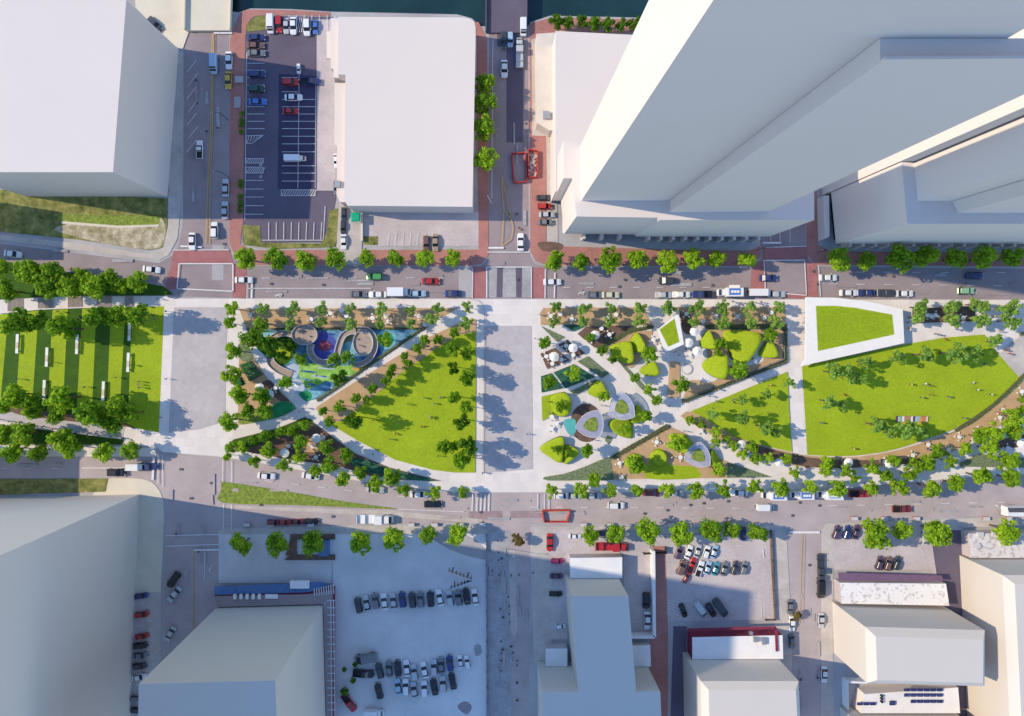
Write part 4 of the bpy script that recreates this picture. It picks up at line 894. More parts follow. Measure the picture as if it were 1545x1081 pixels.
def van():
    b = MB(); shell(b, [(-2.6, .9, 1.9, .3), (-2.5, .98, 2.05, .25), (1.0, .98, 2.05, .25), (1.5, .96, 1.75, .25), (2.0, .92, 1.15, .25), (2.5, .85, .95, .3), (2.65, .65, .75, .35)])
    g_ = MB(); g_.prism([(1.12, -.8), (2.0, -.76), (2.0, .76), (1.12, .8)], 1.2, 1.3, 0, [(1.08, -.8), (1.5, -.78), (1.5, .78), (1.08, .8)]); g_ = MB()
    g_.add([(1.1, -.84, 2.02), (1.98, -.8, 1.2), (1.98, .8, 1.2), (1.1, .84, 2.02), (1.14, -.84, 2.07), (2.04, -.8, 1.22), (2.04, .8, 1.22), (1.14, .84, 2.07)], [(0, 1, 2, 3), (7, 6, 5, 4), (0, 4, 5, 1), (1, 5, 6, 2), (2, 6, 7, 3), (3, 7, 4, 0)])
    return kit('van', b, g_, None, (-1.6, 1.65), .9, 2.56, .6, .7)
def box_truck(L_=4.6, hatchm=None, roofm=None):
    b = MB(); shell(b, [(L_ / 2 - .1, .95, 1.9, .45), (L_ / 2 + .9, .97, 1.9, .4), (L_ / 2 + 1.5, .92, 1.25, .4), (L_ / 2 + 1.9, .8, 1.1, .45)])
    b.box((0, 0, .5), (L_ + .4, 1.0, .25), 0, 1)
    x = L_ / 2
    g_ = MB(); g_.add([(x + .92, -.82, 1.86), (x + 1.5, -.8, 1.3), (x + 1.5, .8, 1.3), (x + .92, .82, 1.86), (x + .96, -.82, 1.92), (x + 1.56, -.8, 1.33), (x + 1.56, .8, 1.33), (x + .96, .82, 1.92)], [(0, 1, 2, 3), (7, 6, 5, 4), (0, 4, 5, 1), (1, 5, 6, 2), (2, 6, 7, 3), (3, 7, 4, 0)])
    cb = MB(); cb.prism([(-x, -1.2), (x - .15, -1.2), (x - .15, 1.2), (-x, 1.2)], .65, 2.95, 0, [(-x + .05, -1.15), (x - .2, -1.15), (x - .2, 1.15), (-x + .05, 1.15)])
    ex = [('cargo_box', cb.mesh('cargo_box', PB), (0, 0, 0))]
    if roofm:
        rp = MB(); rp.prism([(-x + .9, -1.0), (x - .7, -1.0), (x - .7, .75), (-x + .9, .75)], 2.95, 3.02); ex.append(('roof_panel', rp.mesh('roof_panel', roofm), (0, 0, 0)))
        for i in range(3):
            hb = MB(); hb.box((0, 0, 0), (.62, .7, .16)); ex.append(('roof_hatch', hb.mesh('roof_hatch', M['canvas']), (-.75 + i * .78, -.1, 3.1)))
        aw = MB(); aw.prism([(-x + .8, -1.95), (x - .9, -1.95), (x - .9, -1.2), (-x + .8, -1.2)], 2.2, 2.26); ex.append(('awning', aw.mesh('awning', M['canvas']), (0, 0, 0)))
    return kit('truck', b, g_, None, (-x + .9, x + 1.0), .85, x + 1.86, .6, .7, ex)
def flatbed():
    b = MB(); shell(b, [(2.4, 1.0, 2.2, .4), (3.6, 1.0, 2.2, .4), (4.2, .95, 1.5, .4), (4.7, .8, 1.3, .45)])
    b.box((-1.3, 0, .95), (7.0, 2.3, .22)); b.box((-1.3, 0, .6), (7, .9, .3), 0, 1)
    for x in (-4.7, -2.6, 2.0): b.box((x, 0, 1.35), (.12, 2.3, .6))
    b.box((.9, 0, 1.75), (1.9, 2.2, 1.4))
    g_ = MB(); g_.add([(3.62, -.85, 2.16), (4.2, -.8, 1.55), (4.2, .8, 1.55), (3.62, .85, 2.16), (3.66, -.85, 2.22), (4.26, -.8, 1.58), (4.26, .8, 1.58), (3.66, .85, 2.22)], [(0, 1, 2, 3), (7, 6, 5, 4), (0, 4, 5, 1), (1, 5, 6, 2), (2, 6, 7, 3), (3, 7, 4, 0)])
    return kit('flatbed', b, g_, None, (-3.8, -2.8, 3.7), .95, 4.66, .6, .8)
def trailer():
    b = MB(); b.prism([(-3.2, -1.25), (3.2, -1.25), (3.2, 1.25), (-3.2, 1.25)], .8, 3.2, 0, [(-3.15, -1.2), (3.15, -1.2), (3.15, 1.2), (-3.15, 1.2)]); b.box((0, 0, .65), (6, 1, .3), 0, 1); b.box((3.7, 0, .6), (1.0, .15, .12), 0, 1)
    rf = MB()
    for i in range(20): rf.box((-2.9 + i * .3, .5, 3.25), (.14, 1.3, .1), .35)
    mk2 = MB(); mk2.box((-2.2, -1.26, 2.2), (.5, .03, .9)); mk2.box((-2.0, -1.262, 2.5), (.9, .03, .12)); mk2.box((-1.75, -1.26, 1.95), (.12, .03, .6))
    out = [('body', b.mesh('trailer_body', [PB, M['black']]), (0, 0, 0)), ('roof_slats', rf.mesh('roof_slats', M['black']), (0, 0, 0)), ('side_mark', mk2.mesh('side_mark', M['black']), (0, 0, 0))]
    for x in (-.5, .5):
        for s in (-1, 1): out.append(('wheel', WH, (x, s * 1.1, .32)))
    return out
KIT = dict(sedan=sedan(), suv=hatch(), pickup=pickup(), van=van(), truck=box_truck(), foodblue=box_truck(4.6, 1, paint('blue')), foodwhite=box_truck(4.6, 1, paint('lightblue')), bigtruck=box_truck(6.0), flatbed=flatbed(), trailer=trailer())
KN = dict(sedan='car', suv='car', pickup='pickup truck', van='van', truck='box truck', foodblue='food truck', foodwhite='food truck', bigtruck='box truck', flatbed='flatbed truck', trailer='trailer')
NM = dict(sedan='parked_car', suv='parked_car', pickup='pickup_truck', van='van', truck='box_truck', foodblue='food_truck', foodwhite='food_truck', bigtruck='box_truck', flatbed='flatbed_truck', trailer='trailer')
CN = dict(lightblue='light blue', darkgreen='dark green', palegreen='pale green', dark='charcoal')
def car(u, v, ang, col, kind, place, group, sc=1.0, z=.03):
    """ang: heading in the picture, degrees clockwise from pointing right"""
    KD = {'foodblue': 'blue-roofed food truck', 'foodwhite': 'pale-roofed food truck', 'suv': 'hatchback', 'sedan': 'sedan'}
    label = '%s %s %s' % (CN.get(col, col), KD.get(kind, KN[kind]), place)
    h = 1.3; x, y = W(u, v, h)
    return spawn(NM[kind], label, KN[kind], (x, y, z), -math.radians(ang), KIT[kind], sc, group, {PB.name: paint(col)})
def cars(lst, tmpl, group, key=0, z=.03):
    seen = {}; lst = sorted(lst, key=lambda p: p[key])
    cnt = {}
    for p in lst: cnt[(p[3], p[4])] = cnt.get((p[3], p[4]), 0) + 1
    for p in lst:
        k = (p[3], p[4]); i = seen.get(k, 0); seen[k] = i + 1
        pl = tmpl
        if cnt[k] > 1: pl += ', %s such from the %s' % (ORD[i], 'left' if key == 0 else 'top')
        car(p[0], p[1], p[2], p[3], p[4], pl, group, p[5] if len(p) > 5 else 1.0, z)
cars([(17, 383, 8, 'white', 'sedan'), (227, 406.5, 6, 'white', 'sedan')], 'on the sloping upper road at the left', 'cars on the upper road')
cars([(366.6, 422.5, 0, 'white', 'sedan'), (565, 417.5, 180, 'green', 'suv'), (649.8, 424.5, 0, 'red', 'sedan'), (682.8, 443, 180, 'navy', 'sedan'), (540, 444, 0, 'grey', 'sedan'), (569, 444.5, 180, 'white', 'sedan'), (629, 443, 0, 'lightblue', 'sedan'), (597.5, 441, 0, 'white', 'truck')],
     'on the upper road above the playground', 'cars on the upper road')
cars([(833.7, 425.5, 0, 'white', 'sedan'), (1006, 423.5, 180, 'dark', 'suv'), (897.6, 445, 0, 'grey', 'sedan'), (921.7, 445, 0, 'cream', 'sedan'), (1002.5, 445, 0, 'silver', 'sedan'), (1029, 444.5, 0, 'white', 'sedan'), (1060, 444, 180, 'navy', 'pickup'), (1106, 441.6, 180, 'white', 'foodblue'), (1144, 441.6, 0, 'white', 'bigtruck', .82), (1173, 444, 0, 'silver', 'sedan'), (1160.7, 419.5, 0, 'navy', 'sedan')],
     'on the upper road before the tower', 'cars on the upper road')
cars([(1251, 419, 0, 'white', 'sedan'), (1282, 442, 0, 'white', 'sedan'), (1309, 442, 180, 'navy', 'sedan'), (1338, 442, 180, 'dark', 'suv'), (1366.5, 443, 0, 'white', 'sedan'), (1458.7, 439, 0, 'palegreen', 'suv'), (1473.5, 416, 0, 'navy', 'sedan')],
     'on the upper road at the right', 'cars on the upper road')
cars([(321.6, 96, 90, 'lightblue', 'van'), (344, 90, 90, 'white', 'sedan'), (343, 120, 90, 'yellow', 'sedan'), (299.8, 225, 270, 'white', 'pickup', .9), (339, 283, 270, 'silver', 'sedan'), (338, 317, 270, 'silver', 'sedan'), (288.7, 364, 90, 'white', 'sedan'), (322.4, 347.5, 270, 'white', 'suv')],
     'on the shaded left street', 'cars on the left street', 1)
car(232, 35, 45, 'dark', 'sedan', 'parked askew by the grass near the beige bridge', 'cars on the left street')
cars([(407.5, 35.5, 90, 'white', 'van', .95), (420, 35, 90, 'red', 'suv'), (430.8, 37.5, 90, 'silver', 'sedan', .9), (441.6, 37.5, 90, 'white', 'sedan'), (462.4, 40, 90, 'white', 'suv'), (475, 39, 90, 'blue', 'sedan', .8)],
     'in the top row of the striped car park', 'cars in the striped car park')
cars([(385.8, 55.5, 0, 'navy', 'sedan'), (384.4, 67.5, 0, 'brown', 'sedan'), (385.8, 79, 0, 'grey', 'sedan'), (387, 111, 0, 'navy', 'suv'), (385.8, 133, 0, 'darkgreen', 'suv'), (387.6, 152.7, 0, 'blue', 'sedan')],
     'in the left column of the striped car park', 'cars in the striped car park', 1)
cars([(437, 123, 0, 'red', 'suv'), (468, 122, 0, 'navy', 'pickup', .95), (441.7, 146, 0, 'white', 'sedan'), (437, 166.5, 0, 'red', 'sedan', .9), (441, 238.7, 0, 'white', 'bigtruck', .72), (449.6, 102, 90, 'white', 'suv', .6)],
     'in the middle of the striped car park', 'cars in the striped car park', 1)
cars([(506.6, 241.5, 90, 'white', 'sedan', .8), (506.6, 282, 90, 'grey', 'sedan', .8), (518, 323, 90, 'dark', 'sedan', .8), (517, 342.5, 90, 'dark', 'sedan', .8), (518, 364.7, 90, 'white', 'sedan', .85)],
     'in the lane by the rounded-corner block', 'cars in the service lane', 1)
cars([(642.8, 366.5, 90, 'brown', 'suv', .9), (656.7, 366, 90, 'tan', 'sedan', .95)], 'in the forecourt of the rounded-corner block', 'cars in the small forecourt')
cars([(761, 102.7, 90, 'white', 'sedan'), (760, 59, 90, 'dark', 'suv'), (770, 58, 90, 'lightblue', 'suv', .9), (784, 79, 270, 'silver', 'flatbed', .85), (785.7, 365, 270, 'white', 'sedan'), (790, 40, 90, 'white', 'van', .9)],
     'on the shaded central street', 'cars on the central street', 1)
cars([(821, 298, 0, 'dark', 'sedan', .85), (822, 311, 0, 'red', 'suv', .85), (825.5, 323.5, 0, 'silver', 'sedan', .9), (823.5, 335, 0, 'grey', 'sedan', .85)], 'in the bays beside the tower podium', 'cars beside the podium', 1, .15)
cars([(173.5, 713.7, 0, 'black', 'suv', 1.1), (222, 704.6, 0, 'navy', 'pickup'), (201, 705, 0, 'white', 'truck', .75), (401, 719, 5, 'white', 'sedan'), (468, 719, 8, 'white', 'sedan'), (565.7, 739.5, 5, 'silver', 'sedan'), (632, 747, 0, 'white', 'sedan'), (653, 762, 0, 'black', 'sedan')],
     'on the lower road at the left', 'cars on the lower road')
car(566, 784, 0, 'white', 'flatbed', 'parked below the tip of the clover island', 'cars on the lower road', 1.05)
cars([(411.6, 789.5, 0, 'maroon', 'suv', .8), (427, 789.5, 0, 'red', 'sedan', .8), (447, 788.5, 0, 'maroon', 'sedan', .8), (468.5, 788, 0, 'black', 'sedan', .85)], 'in shade below the clover island', 'cars on the lower road')
cars([(848, 749, 0, 'white', 'suv', .9), (867, 749, 0, 'silver', 'sedan', .9), (895, 749, 0, 'silver', 'sedan'), (930, 763.7, 0, 'white', 'suv'), (984, 744.5, 0, 'maroon', 'sedan'), (1020, 745, 0, 'silver', 'sedan', .95), (1116, 744.5, 180, 'white', 'sedan'), (1151.5, 765.7, 0, 'white', 'truck', .72), (1172, 747.5, 180, 'white', 'foodblue', .95), (1214, 747, 180, 'white', 'foodblue', .9), (1256, 746.5, 180, 'white', 'foodwhite', .98), (1298, 746, 0, 'red', 'pickup'), (1363, 769, 0, 'maroon', 'pickup', .95), (1530, 770, 0, 'white', 'trailer', 1.0)],
     'on the road below the right garden', 'cars on the lower road')
cars([(260.5, 876, 125, 'black', 'suv', 1.05), (261.4, 898.6, 130, 'silver', 'sedan'), (255, 959, 120, 'silver', 'sedan', .9)], 'parked askew on the shaded lower left street', 'cars on the lower left street', 1)
cars([(211, 901, -10, 'navy', 'sedan', .8), (212, 929, -10, 'red', 'suv', .85), (212, 962, -10, 'red', 'sedan', .8), (210, 976, -5, 'black', 'suv', .85), (210, 991, -5, 'grey', 'sedan', .85), (209, 1007, -5, 'dark', 'suv', .85), (208, 1024, -8, 'white', 'sedan', .85), (206, 1056, 0, 'grey', 'suv', .85), (206, 1074, 0, 'dark', 'sedan', .85)],
     'in the strip beside the corner tower', 'cars beside the corner tower', 1)
C1 = 'dark silver grey white silver navy dark grey black white silver grey black white'.split()
K1 = 'suv sedan suv sedan sedan suv suv suv suv sedan suv suv sedan sedan'.split()
X1 = [(515, 180), (580, 167), (648, 147), (718, 152), (788, 150), (858, 137), (935, 140), (1000, 137), (1078, 132), (1150, 122), (1228, 127), (1295, 122), (1358, 110), (1425, 117)]
cars([(440 + x / 5.15, 880 + y / 5.15, 262 + (i * 37) % 9 - 4, C1[i], K1[i], .95) for i, (x, y) in enumerate(X1)], 'in the upper row, shaded car park', 'cars in the shaded car park')
C2 = 'dark grey black white silver white silver grey navy white white'.split()
X2 = [(680, 690), (755, 676), (822, 672), (893, 672), (952, 704), (1030, 686), (1105, 668), (1160, 650), (1228, 632), (1310, 622), (1365, 625)]
cars([(440 + x / 5.15, 880 + y / 5.15, 262 + (i * 53) % 11 - 5, C2[i], ('suv', 'sedan')[i % 2], .95 if i < 9 else .75) for i, (x, y) in enumerate(X2)], 'in the middle row, shaded car park', 'cars in the shaded car park')
C3 = 'black lightblue white silver white black silver black'.split()
X3 = [(675, 850), (825, 815), (885, 817), (950, 842), (1030, 832), (1105, 817), (1175, 797), (1248, 772)]
cars([(440 + x / 5.15, 880 + y / 5.15, 262 + (i * 71) % 11 - 5, C3[i], ('suv', 'sedan')[i % 2], .95) for i, (x, y) in enumerate(X3)], 'in the bottom row, shaded car park', 'cars in the shaded car park')
car(552, 994, 170, 'grey', 'van', 'standing alone above the middle row of the shaded car park', 'cars in the shaded car park', 1.15)
car(548, 1018, 5, 'black', 'pickup', 'with a loaded bed at the left of the middle row', 'cars in the shaded car park', 1.05)
car(526, 1062, 55, 'red', 'pickup', 'parked diagonally near the bottom edge by the hedge', 'cars in the shaded car park', 1.0)
car(560, 1077, 0, 'white', 'truck', 'cut by the bottom edge below the red pickup', 'cars in the shaded car park', .8)
cars([(830, 820, 90, 'red', 'sedan'), (868, 810.5, 0, 'white', 'sedan', .7), (909, 806, 180, 'navy', 'sedan', .8), (924, 825.5, 0, 'red', 'flatbed', .95), (841, 848, 0, 'magenta', 'suv', .75), (840, 871, 0, 'plum', 'sedan', .75), (839, 898, 0, 'black', 'sedan', .75), (846, 947, 0, 'white', 'suv', .6)],
     'in the yard left of the cross-shaped building', 'cars in the narrow yard', 1)
cars([(975.7, 907.7, 90, 'black', 'suv'), (977.6, 938, 90, 'white', 'sedan')], 'in the yard right of the cross-shaped building', 'cars in the narrow yard', 1)
cars([(1024.8, 835.5, -70, 'plum', 'suv', .8), (1040.5, 834.6, -70, 'white', 'sedan', .8), (1054, 832.7, -72, 'silver', 'sedan', .8), (1067, 834.6, -70, 'white', 'suv', .8), (1079, 834, -70, 'lightblue', 'sedan', .8)], 'in the upper slanted row', 'cars in the central car park')
cars([(1029, 857.5, -65, 'brown', 'suv', .95), (1045, 854, -70, 'red', 'pickup', .8), (1057, 859.6, -70, 'white', 'pickup', .8), (1069, 858.6, -70, 'lightblue', 'sedan', .8), (1081, 859.6, -70, 'teal', 'sedan', .8), (1094, 859.6, -72, 'grey', 'sedan', .85), (1110, 858.6, -70, 'dark', 'suv', .85), (1123.8, 858.6, -72, 'grey', 'suv', .8), (1037, 873, -65, 'maroon', 'sedan', .7)],
     'in the lower slanted row', 'cars in the central car park')
cars([(1032, 923, 70, 'black', 'sedan', .8), (1058, 920.6, 55, 'silver', 'van', .95), (1074, 922.5, 60, 'black', 'sedan', .85), (1087.7, 918, 55, 'dark', 'van', 1.05), (1122.6, 806.5, 90, 'navy', 'suv', .85)], 'parked loosely in the central car park', 'cars in the central car park')
cars([(1194, 918, 90, 'grey', 'sedan', .85), (1197, 943, 90, 'white', 'sedan', .85), (1196.5, 970, 85, 'grey', 'sedan', .85), (1239.8, 858, 90, 'dark', 'flatbed', .8), (1239.8, 890, 90, 'black', 'van', .95), (1241.2, 938, 90, 'silver', 'sedan', .85), (1245.5, 1020, 90, 'white', 'sedan', .9)], 'on the lower right side street', 'cars on the lower right street', 1)
cars([(1264, 804.5, -70, 'plum', 'suv', .85), (1280, 804.5, -72, 'navy', 'suv', .85), (1294, 804, -72, 'plum', 'sedan', .85)], 'beneath the street trees at the lower right', 'cars in the right-hand lot')
cars([(1329, 851, -70, 'plum', 'suv', .85), (1342, 852, -70, 'brown', 'suv', .85), (1355.5, 851, -70, 'dark', 'suv', .85)], 'beside the speckled roof shop', 'cars in the right-hand lot')
car(1398, 812, 90, 'silver', 'van', 'half under the last tree of the right-hand lot', 'cars in the right-hand lot', .8)
# ================================================================= PARK STRUCTURES AND FURNITURE
ZP = PZ
def at(pts, cu, cv, h=0):
    x, y = W(cu, cv, h); return [(px - x, py - y) for px, py in P(pts, h)]
# ---- green-roofed pavilion
def pavilion(name, label, outer, inner, z, th, ncol, cat='pavilion'):
    cu = sum(p[0] for p in outer) / len(outer); cv = sum(p[1] for p in outer) / len(outer)
    t = thing(name, label, cat, W(cu, cv) + (0,))
    po = P(outer, z); pi = P(inner, z); b = MB(); b.prism(po, z - th, z); b.build('roof', M['canvas'], t)
    b = MB(); b.prism(pi, z + .003, z + .05); b.build('green_roof', M['lawn'], t)
    R = random.Random(3); lb = MB(); xs = [q[0] for q in pi]; ys = [q[1] for q in pi]
    bm_ = [Vector(q).to_3d() for q in ccw(pi)]
    x = min(xs)
    k = 0
    while x < max(xs):
        y = min(ys)
        while y < max(ys):
            X, Y = x + R.uniform(-.1, .1), y + R.uniform(-.1, .1)
            if all((bm_[(i + 1) % len(bm_)] - bm_[i]).cross(Vector((X, Y, 0)) - bm_[i]).z > .25 * (bm_[(i + 1) % len(bm_)] - bm_[i]).length for i in range(len(bm_))):
                for _ in range(2):
                    a = R.uniform(0, 6.28); s = R.uniform(.14, .24); dx, dy = math.cos(a) * s, math.sin(a) * s
                    lb.add([(X - dx, Y - dy, z + .06), (X + dy * .6, Y - dx * .6, z + .12), (X + dx, Y + dy, z + .2), (X - dy * .6, Y + dx * .6, z + .12)], [(0, 1, 2, 3)])
            y += .62
        x += .62
    if lb.v:
        o = lb.build('sedum_planting', M['leafA'], t); o['kind'] = 'stuff'
    ins = inset(po, .9); n = len(ins)
    for i in range(n):
        for k in range(ncol):
            f = k / ncol; x = ins[i][0] * (1 - f) + ins[(i + 1) % n][0] * f; y = ins[i][1] * (1 - f) + ins[(i + 1) % n][1] * f
            b = MB(); b.cyl((x, y, .1), (x, y, z - th), .11); b.build('column', M['metal'], t)
    return t
pavilion('garden_pavilion', 'large white pavilion roof with a tapered green centre beside the big lawn', [(1216, 449), (1262, 449.5), (1312, 455.5), (1362, 467), (1364.5, 518), (1209, 552.5), (1215, 540)], [(1231, 462), (1262, 461.8), (1289, 464.5), (1346, 475), (1349, 505), (1234, 530)], 3.0, .45, 3)
pavilion('kiosk_pavilion', 'small five-sided white kiosk roof with a green centre among the umbrellas', [(992, 498), (1023.7, 472), (1032, 520), (1003.7, 532)], [(995, 497.5), (1017.5, 481), (1025, 516), (1008, 523.4)], 3.4, .4, 2)
# ---- triangular frosted canopies
def reul(vs, bow=.16, n=6):
    out = []; c = (sum(v[0] for v in vs) / 3, sum(v[1] for v in vs) / 3)
    for i in range(3):
        a, e = vs[i], vs[(i + 1) % 3]; m = ((a[0] + e[0]) / 2, (a[1] + e[1]) / 2); L_ = math.hypot(e[0] - a[0], e[1] - a[1]); d = math.hypot(m[0] - c[0], m[1] - c[1]); nx, ny = (m[0] - c[0]) / d, (m[1] - c[1]) / d
        for k in range(n):
            f = k / n; s = 4 * f * (1 - f) * bow * L_; out.append((a[0] + (e[0] - a[0]) * f + nx * s, a[1] + (e[1] - a[1]) * f + ny * s))
    return out
def canopy(label, vs, z, inner=.52):
    o = P(reul(vs), z); c = (sum(p[0] for p in o) / len(o), sum(p[1] for p in o) / len(o))
    ii = [(c[0] + (p[0] - c[0]) * inner, c[1] + (p[1] - c[1]) * inner) for p in o]
    t = thing('triangular_canopy', label, 'canopy', (c[0], c[1], 0), 0, 'frosted triangular canopies')
    o, ii = ccw(o), ccw(ii); n = len(o); b = MB()
    for z0, fl in ((z, 0), (z - .08, 1)):
        b.add([(x, y, z0) for x, y in o] + [(x, y, z0) for x, y in ii], [((i, (i + 1) % n, n + (i + 1) % n, n + i) if not fl else (n + i, n + (i + 1) % n, (i + 1) % n, i)) for i in range(n)])
    b.build('glass_rim', M['lav'], t)
    b = MB()
    for i in range(n): b.cyl((o[i][0], o[i][1], z - .04), (o[(i + 1) % n][0], o[(i + 1) % n][1], z - .04), .1, n=5)
    b.build('edge_beam', M['rail'], t)
    b = MB(); b.prism(ii, z - .12, z + .12); b.build('green_roof', M['verge'], t)
    for i in (0, 6, 12):
        x, y = c[0] + (o[i][0] - c[0]) * .72, c[1] + (o[i][1] - c[1]) * .72; b = MB(); b.cyl((x, y, .1), (x, y, z - .1), .12); b.build('column', M['metal'], t)
canopy('lavender-rimmed triangular canopy over the round mulch circle', [(868.5, 645), (903, 619), (905, 660)], 3.6)
canopy('pale blue triangular canopy touching the diagonal walk by two mounds', [(937, 590.5), (957.5, 629), (918.5, 626)], 3.6)
canopy('pale blue triangular canopy at the tip of the lower granite bed', [(1032.5, 693), (1057, 667), (1071, 703)], 3.4)
# ---- grass mounds with one steep side
def mound(label, pts, hgt, dirdeg, zb=None):
    zb = zb or ZP
    p = P(smooth(pts, 3)); c = (sum(q[0] for q in p) / len(p), sum(q[1] for q in p) / len(p)); p = ccw(p); n = len(p)
    t = thing('grass_mound', label, 'grass mound', (c[0], c[1], 0), 0, 'grass mounds')
    dx, dy = math.cos(math.radians(dirdeg)), math.sin(math.radians(dirdeg))
    pr = [q[0] * dx + q[1] * dy for q in p]; lo, hi = min(pr), max(pr)
    def zz_(x, y): f = max(0, min(1, (x * dx + y * dy - lo) / (hi - lo))); return zb + hgt * f ** .9 + .05
    b = MB(); rings = []
    for k in (1.0, .96, .7, .4, .12):
        ring_ = []
        for q in p:
            x, y = c[0] + (q[0] - c[0]) * k, c[1] + (q[1] - c[1]) * k
            ring_.append((x, y, zz_(x, y) - (.12 * hgt if k == 1.0 else 0) + .1 * hgt * (1 - k)))
        rings.append(ring_)
    b.add([v for r_ in rings for v in r_], [(j * n + i, j * n + (i + 1) % n, (j + 1) * n + (i + 1) % n, (j + 1) * n + i) for j in range(4) for i in range(n)] + [tuple(range(4 * n, 5 * n))], 0, True)
    b.build('turf', M['lawn'], t)
    b = MB(); b.add([(q[0], q[1], zb - .1) for q in p] + [v for v in rings[0]], [(i, (i + 1) % n, n + (i + 1) % n, n + i) for i in range(n)]); b.build('side', M['stripe'], t)
mound('leaf-shaped grass mound with a steep east side near the central plaza', [(814, 677), (830, 664), (848, 658), (850, 672), (846, 697), (830, 690)], 2.0, 20)
mound('small pointed grass mound touching the larger mound by the central plaza', [(849, 673), (860, 672), (873, 681), (862, 693), (852, 700), (848, 690)], 1.8, -10)
mound('pointed grass mound below the small grey green wedge bed', [(886, 592), (894, 580), (902.6, 573), (912, 585), (914, 597), (900, 600)], 2.0, 40)
mound('grass mound on the square lawn patch beside the central plaza', [(831, 598), (850, 592), (860, 602), (859, 622), (845, 629), (833, 618)], 1.8, 30)
mound('grass mound below the pale canopy with its dark tip to the west', [(917, 640), (928, 630.6), (950, 630.6), (954, 660), (930, 655)], 1.8, 190)
mound('narrow dark-sided grass mound right of the pale canopy', [(956, 622), (960, 610), (968, 618), (972, 630), (962, 638), (950, 636)], 1.6, 180)
mound('grass mound with a curved dark side left of the kiosk', [(950, 516), (958, 502), (967, 512), (972, 529), (954, 531)], 2.2, 10)
mound('broad grass mound with a shaded east face west of the kiosk', [(918, 525), (947, 515), (953, 532), (952, 547), (934, 545)], 2.2, 0)
mound('grass mound shaped like a fan between two curved paths', [(964, 559), (978, 547.6), (987, 547.6), (992, 565), (974, 567)], 1.8, 20)
mound('largest grass mound in the fenced garden with a long curved dark side', [(1091, 500), (1127, 500), (1144, 508), (1136, 529), (1120, 549), (1105, 543), (1096, 523)], 2.6, -20)
mound('leaf-shaped grass mound with a dark crescent beside the stone circle', [(1057.6, 552), (1070, 539), (1090, 534), (1094, 549), (1090, 571), (1070, 566)], 2.4, 0)
mound('upright grass mound just right of the kiosk umbrellas', [(1055, 516), (1066, 499), (1073, 512), (1076, 526), (1059, 525)], 2.2, 10)
mound('small grass mound in the right corner of the fenced garden', [(1142, 535), (1153, 518), (1163, 519), (1169, 537), (1155, 540)], 2.0, 0)
mound('round grass knoll on the lower lawn patch', circ(992, 690, 12, n=10), 1.6, 0)
mound('slim grass mound beneath the lower pale canopy', [(1069, 682), (1074, 678), (1082, 690), (1088, 704), (1092, 718), (1080, 716), (1072, 700)], 1.8, 190)
mound('grass mound under trees left of the lower pale canopy', [(1008, 657), (1024, 654), (1037, 660), (1046, 680), (1034, 684), (1018, 676)], 1.6, 20)
mound('grass mound beside the granite path in the lower bed', [(940, 700), (953, 684), (964, 690), (976, 706), (965, 712)], 1.6, 10)
# ---- playground: raised round decks and curving walkways
def deck(name, label, cu, cv, ru, rv, z):
    t = thing(name, label, 'play deck', W(cu, cv) + (0,), 0, 'raised playground decks')
    p = P(circ(cu, cv, ru, rv, 40), z); b = MB(); b.prism(p, z - .25, z); b.build('deck', M['wood'], t)
    b = MB(); b.sides(P(circ(cu, cv, ru * .97, rv * .97, 40), z), 0, z - .26); b.build('side', M['plaza'], t)
    q = ccw(P(circ(cu, cv, ru, rv, 40), z)); qi = ccw(P(circ(cu, cv, ru - .9, rv - .9, 40), z)); n = 40
    b = MB(); b.add([(x, y, z + .5) for x, y in q] + [(x, y, z + .5) for x, y in qi] + [(x, y, z) for x, y in q] + [(x, y, z) for x, y in qi], [(i, (i + 1) % n, n + (i + 1) % n, n + i) for i in range(n)] + [(2 * n + i, 2 * n + (i + 1) % n, (i + 1) % n, i) for i in range(n)] + [(n + i, n + (i + 1) % n, 3 * n + (i + 1) % n, 3 * n + i) for i in range(n)])
    b.build('railing', M['rail'], t)
def walk(label, pts, w, z0, z1):
    c = smooth(pts, 6, False); p = P(c, (z0 + z1) / 2); n = len(p); m = n // 2
    t = thing('raised_walkway', label, 'walkway', (p[m][0], p[m][1], 0), 0, 'curving playground walkways')
    le, ri = [], []
    for i in range(n):
        a, e = p[max(0, i - 1)], p[min(n - 1, i + 1)]; d = Vector((e[0] - a[0], e[1] - a[1])).normalized(); z = z0 + (z1 - z0) * i / (n - 1)
        le.append((p[i][0] - d.y * w / 2, p[i][1] + d.x * w / 2, z)); ri.append((p[i][0] + d.y * w / 2, p[i][1] - d.x * w / 2, z))
    b = MB(); b.add(le + ri, [(n + i, n + i + 1, i + 1, i) for i in range(n - 1)]); b.build('deck', M['wood'], t)
    for e in (le, ri):
        b = MB(); k = len(e); b.add([(x, y, z + .35) for x, y, z in e] + [(x, y, .1) for x, y, z in e], [(i, i + 1, k + i + 1, k + i) for i in range(k - 1)])
        for i in range(k - 1): b.cyl((e[i][0], e[i][1], e[i][2] + .35), (e[i + 1][0], e[i + 1][1], e[i + 1][2] + .35), .13, n=5)
        b.build('railing', M['rail'], t)
deck('play_deck', 'round timber play deck above the dark blue pool surface', 459.7, 505.5, 19.5, 15.5, 1.5)
deck('play_deck', 'oval timber play deck inside the larger ring of walkway', 548, 517.5, 15.5, 20, 1.4)
walk('short walkway curving from the trees to the round deck', [(410, 511), (420, 505), (432, 503), (442, 505)], 1.5, .4, 1.4)
walk('walkway curling round the dark blue pool surface', [(470, 519), (468, 529), (474, 541), (487, 547), (500, 545), (508, 537), (511, 524), (517, 508), (527, 501), (537, 500)], 1.5, 1.4, 1.2)
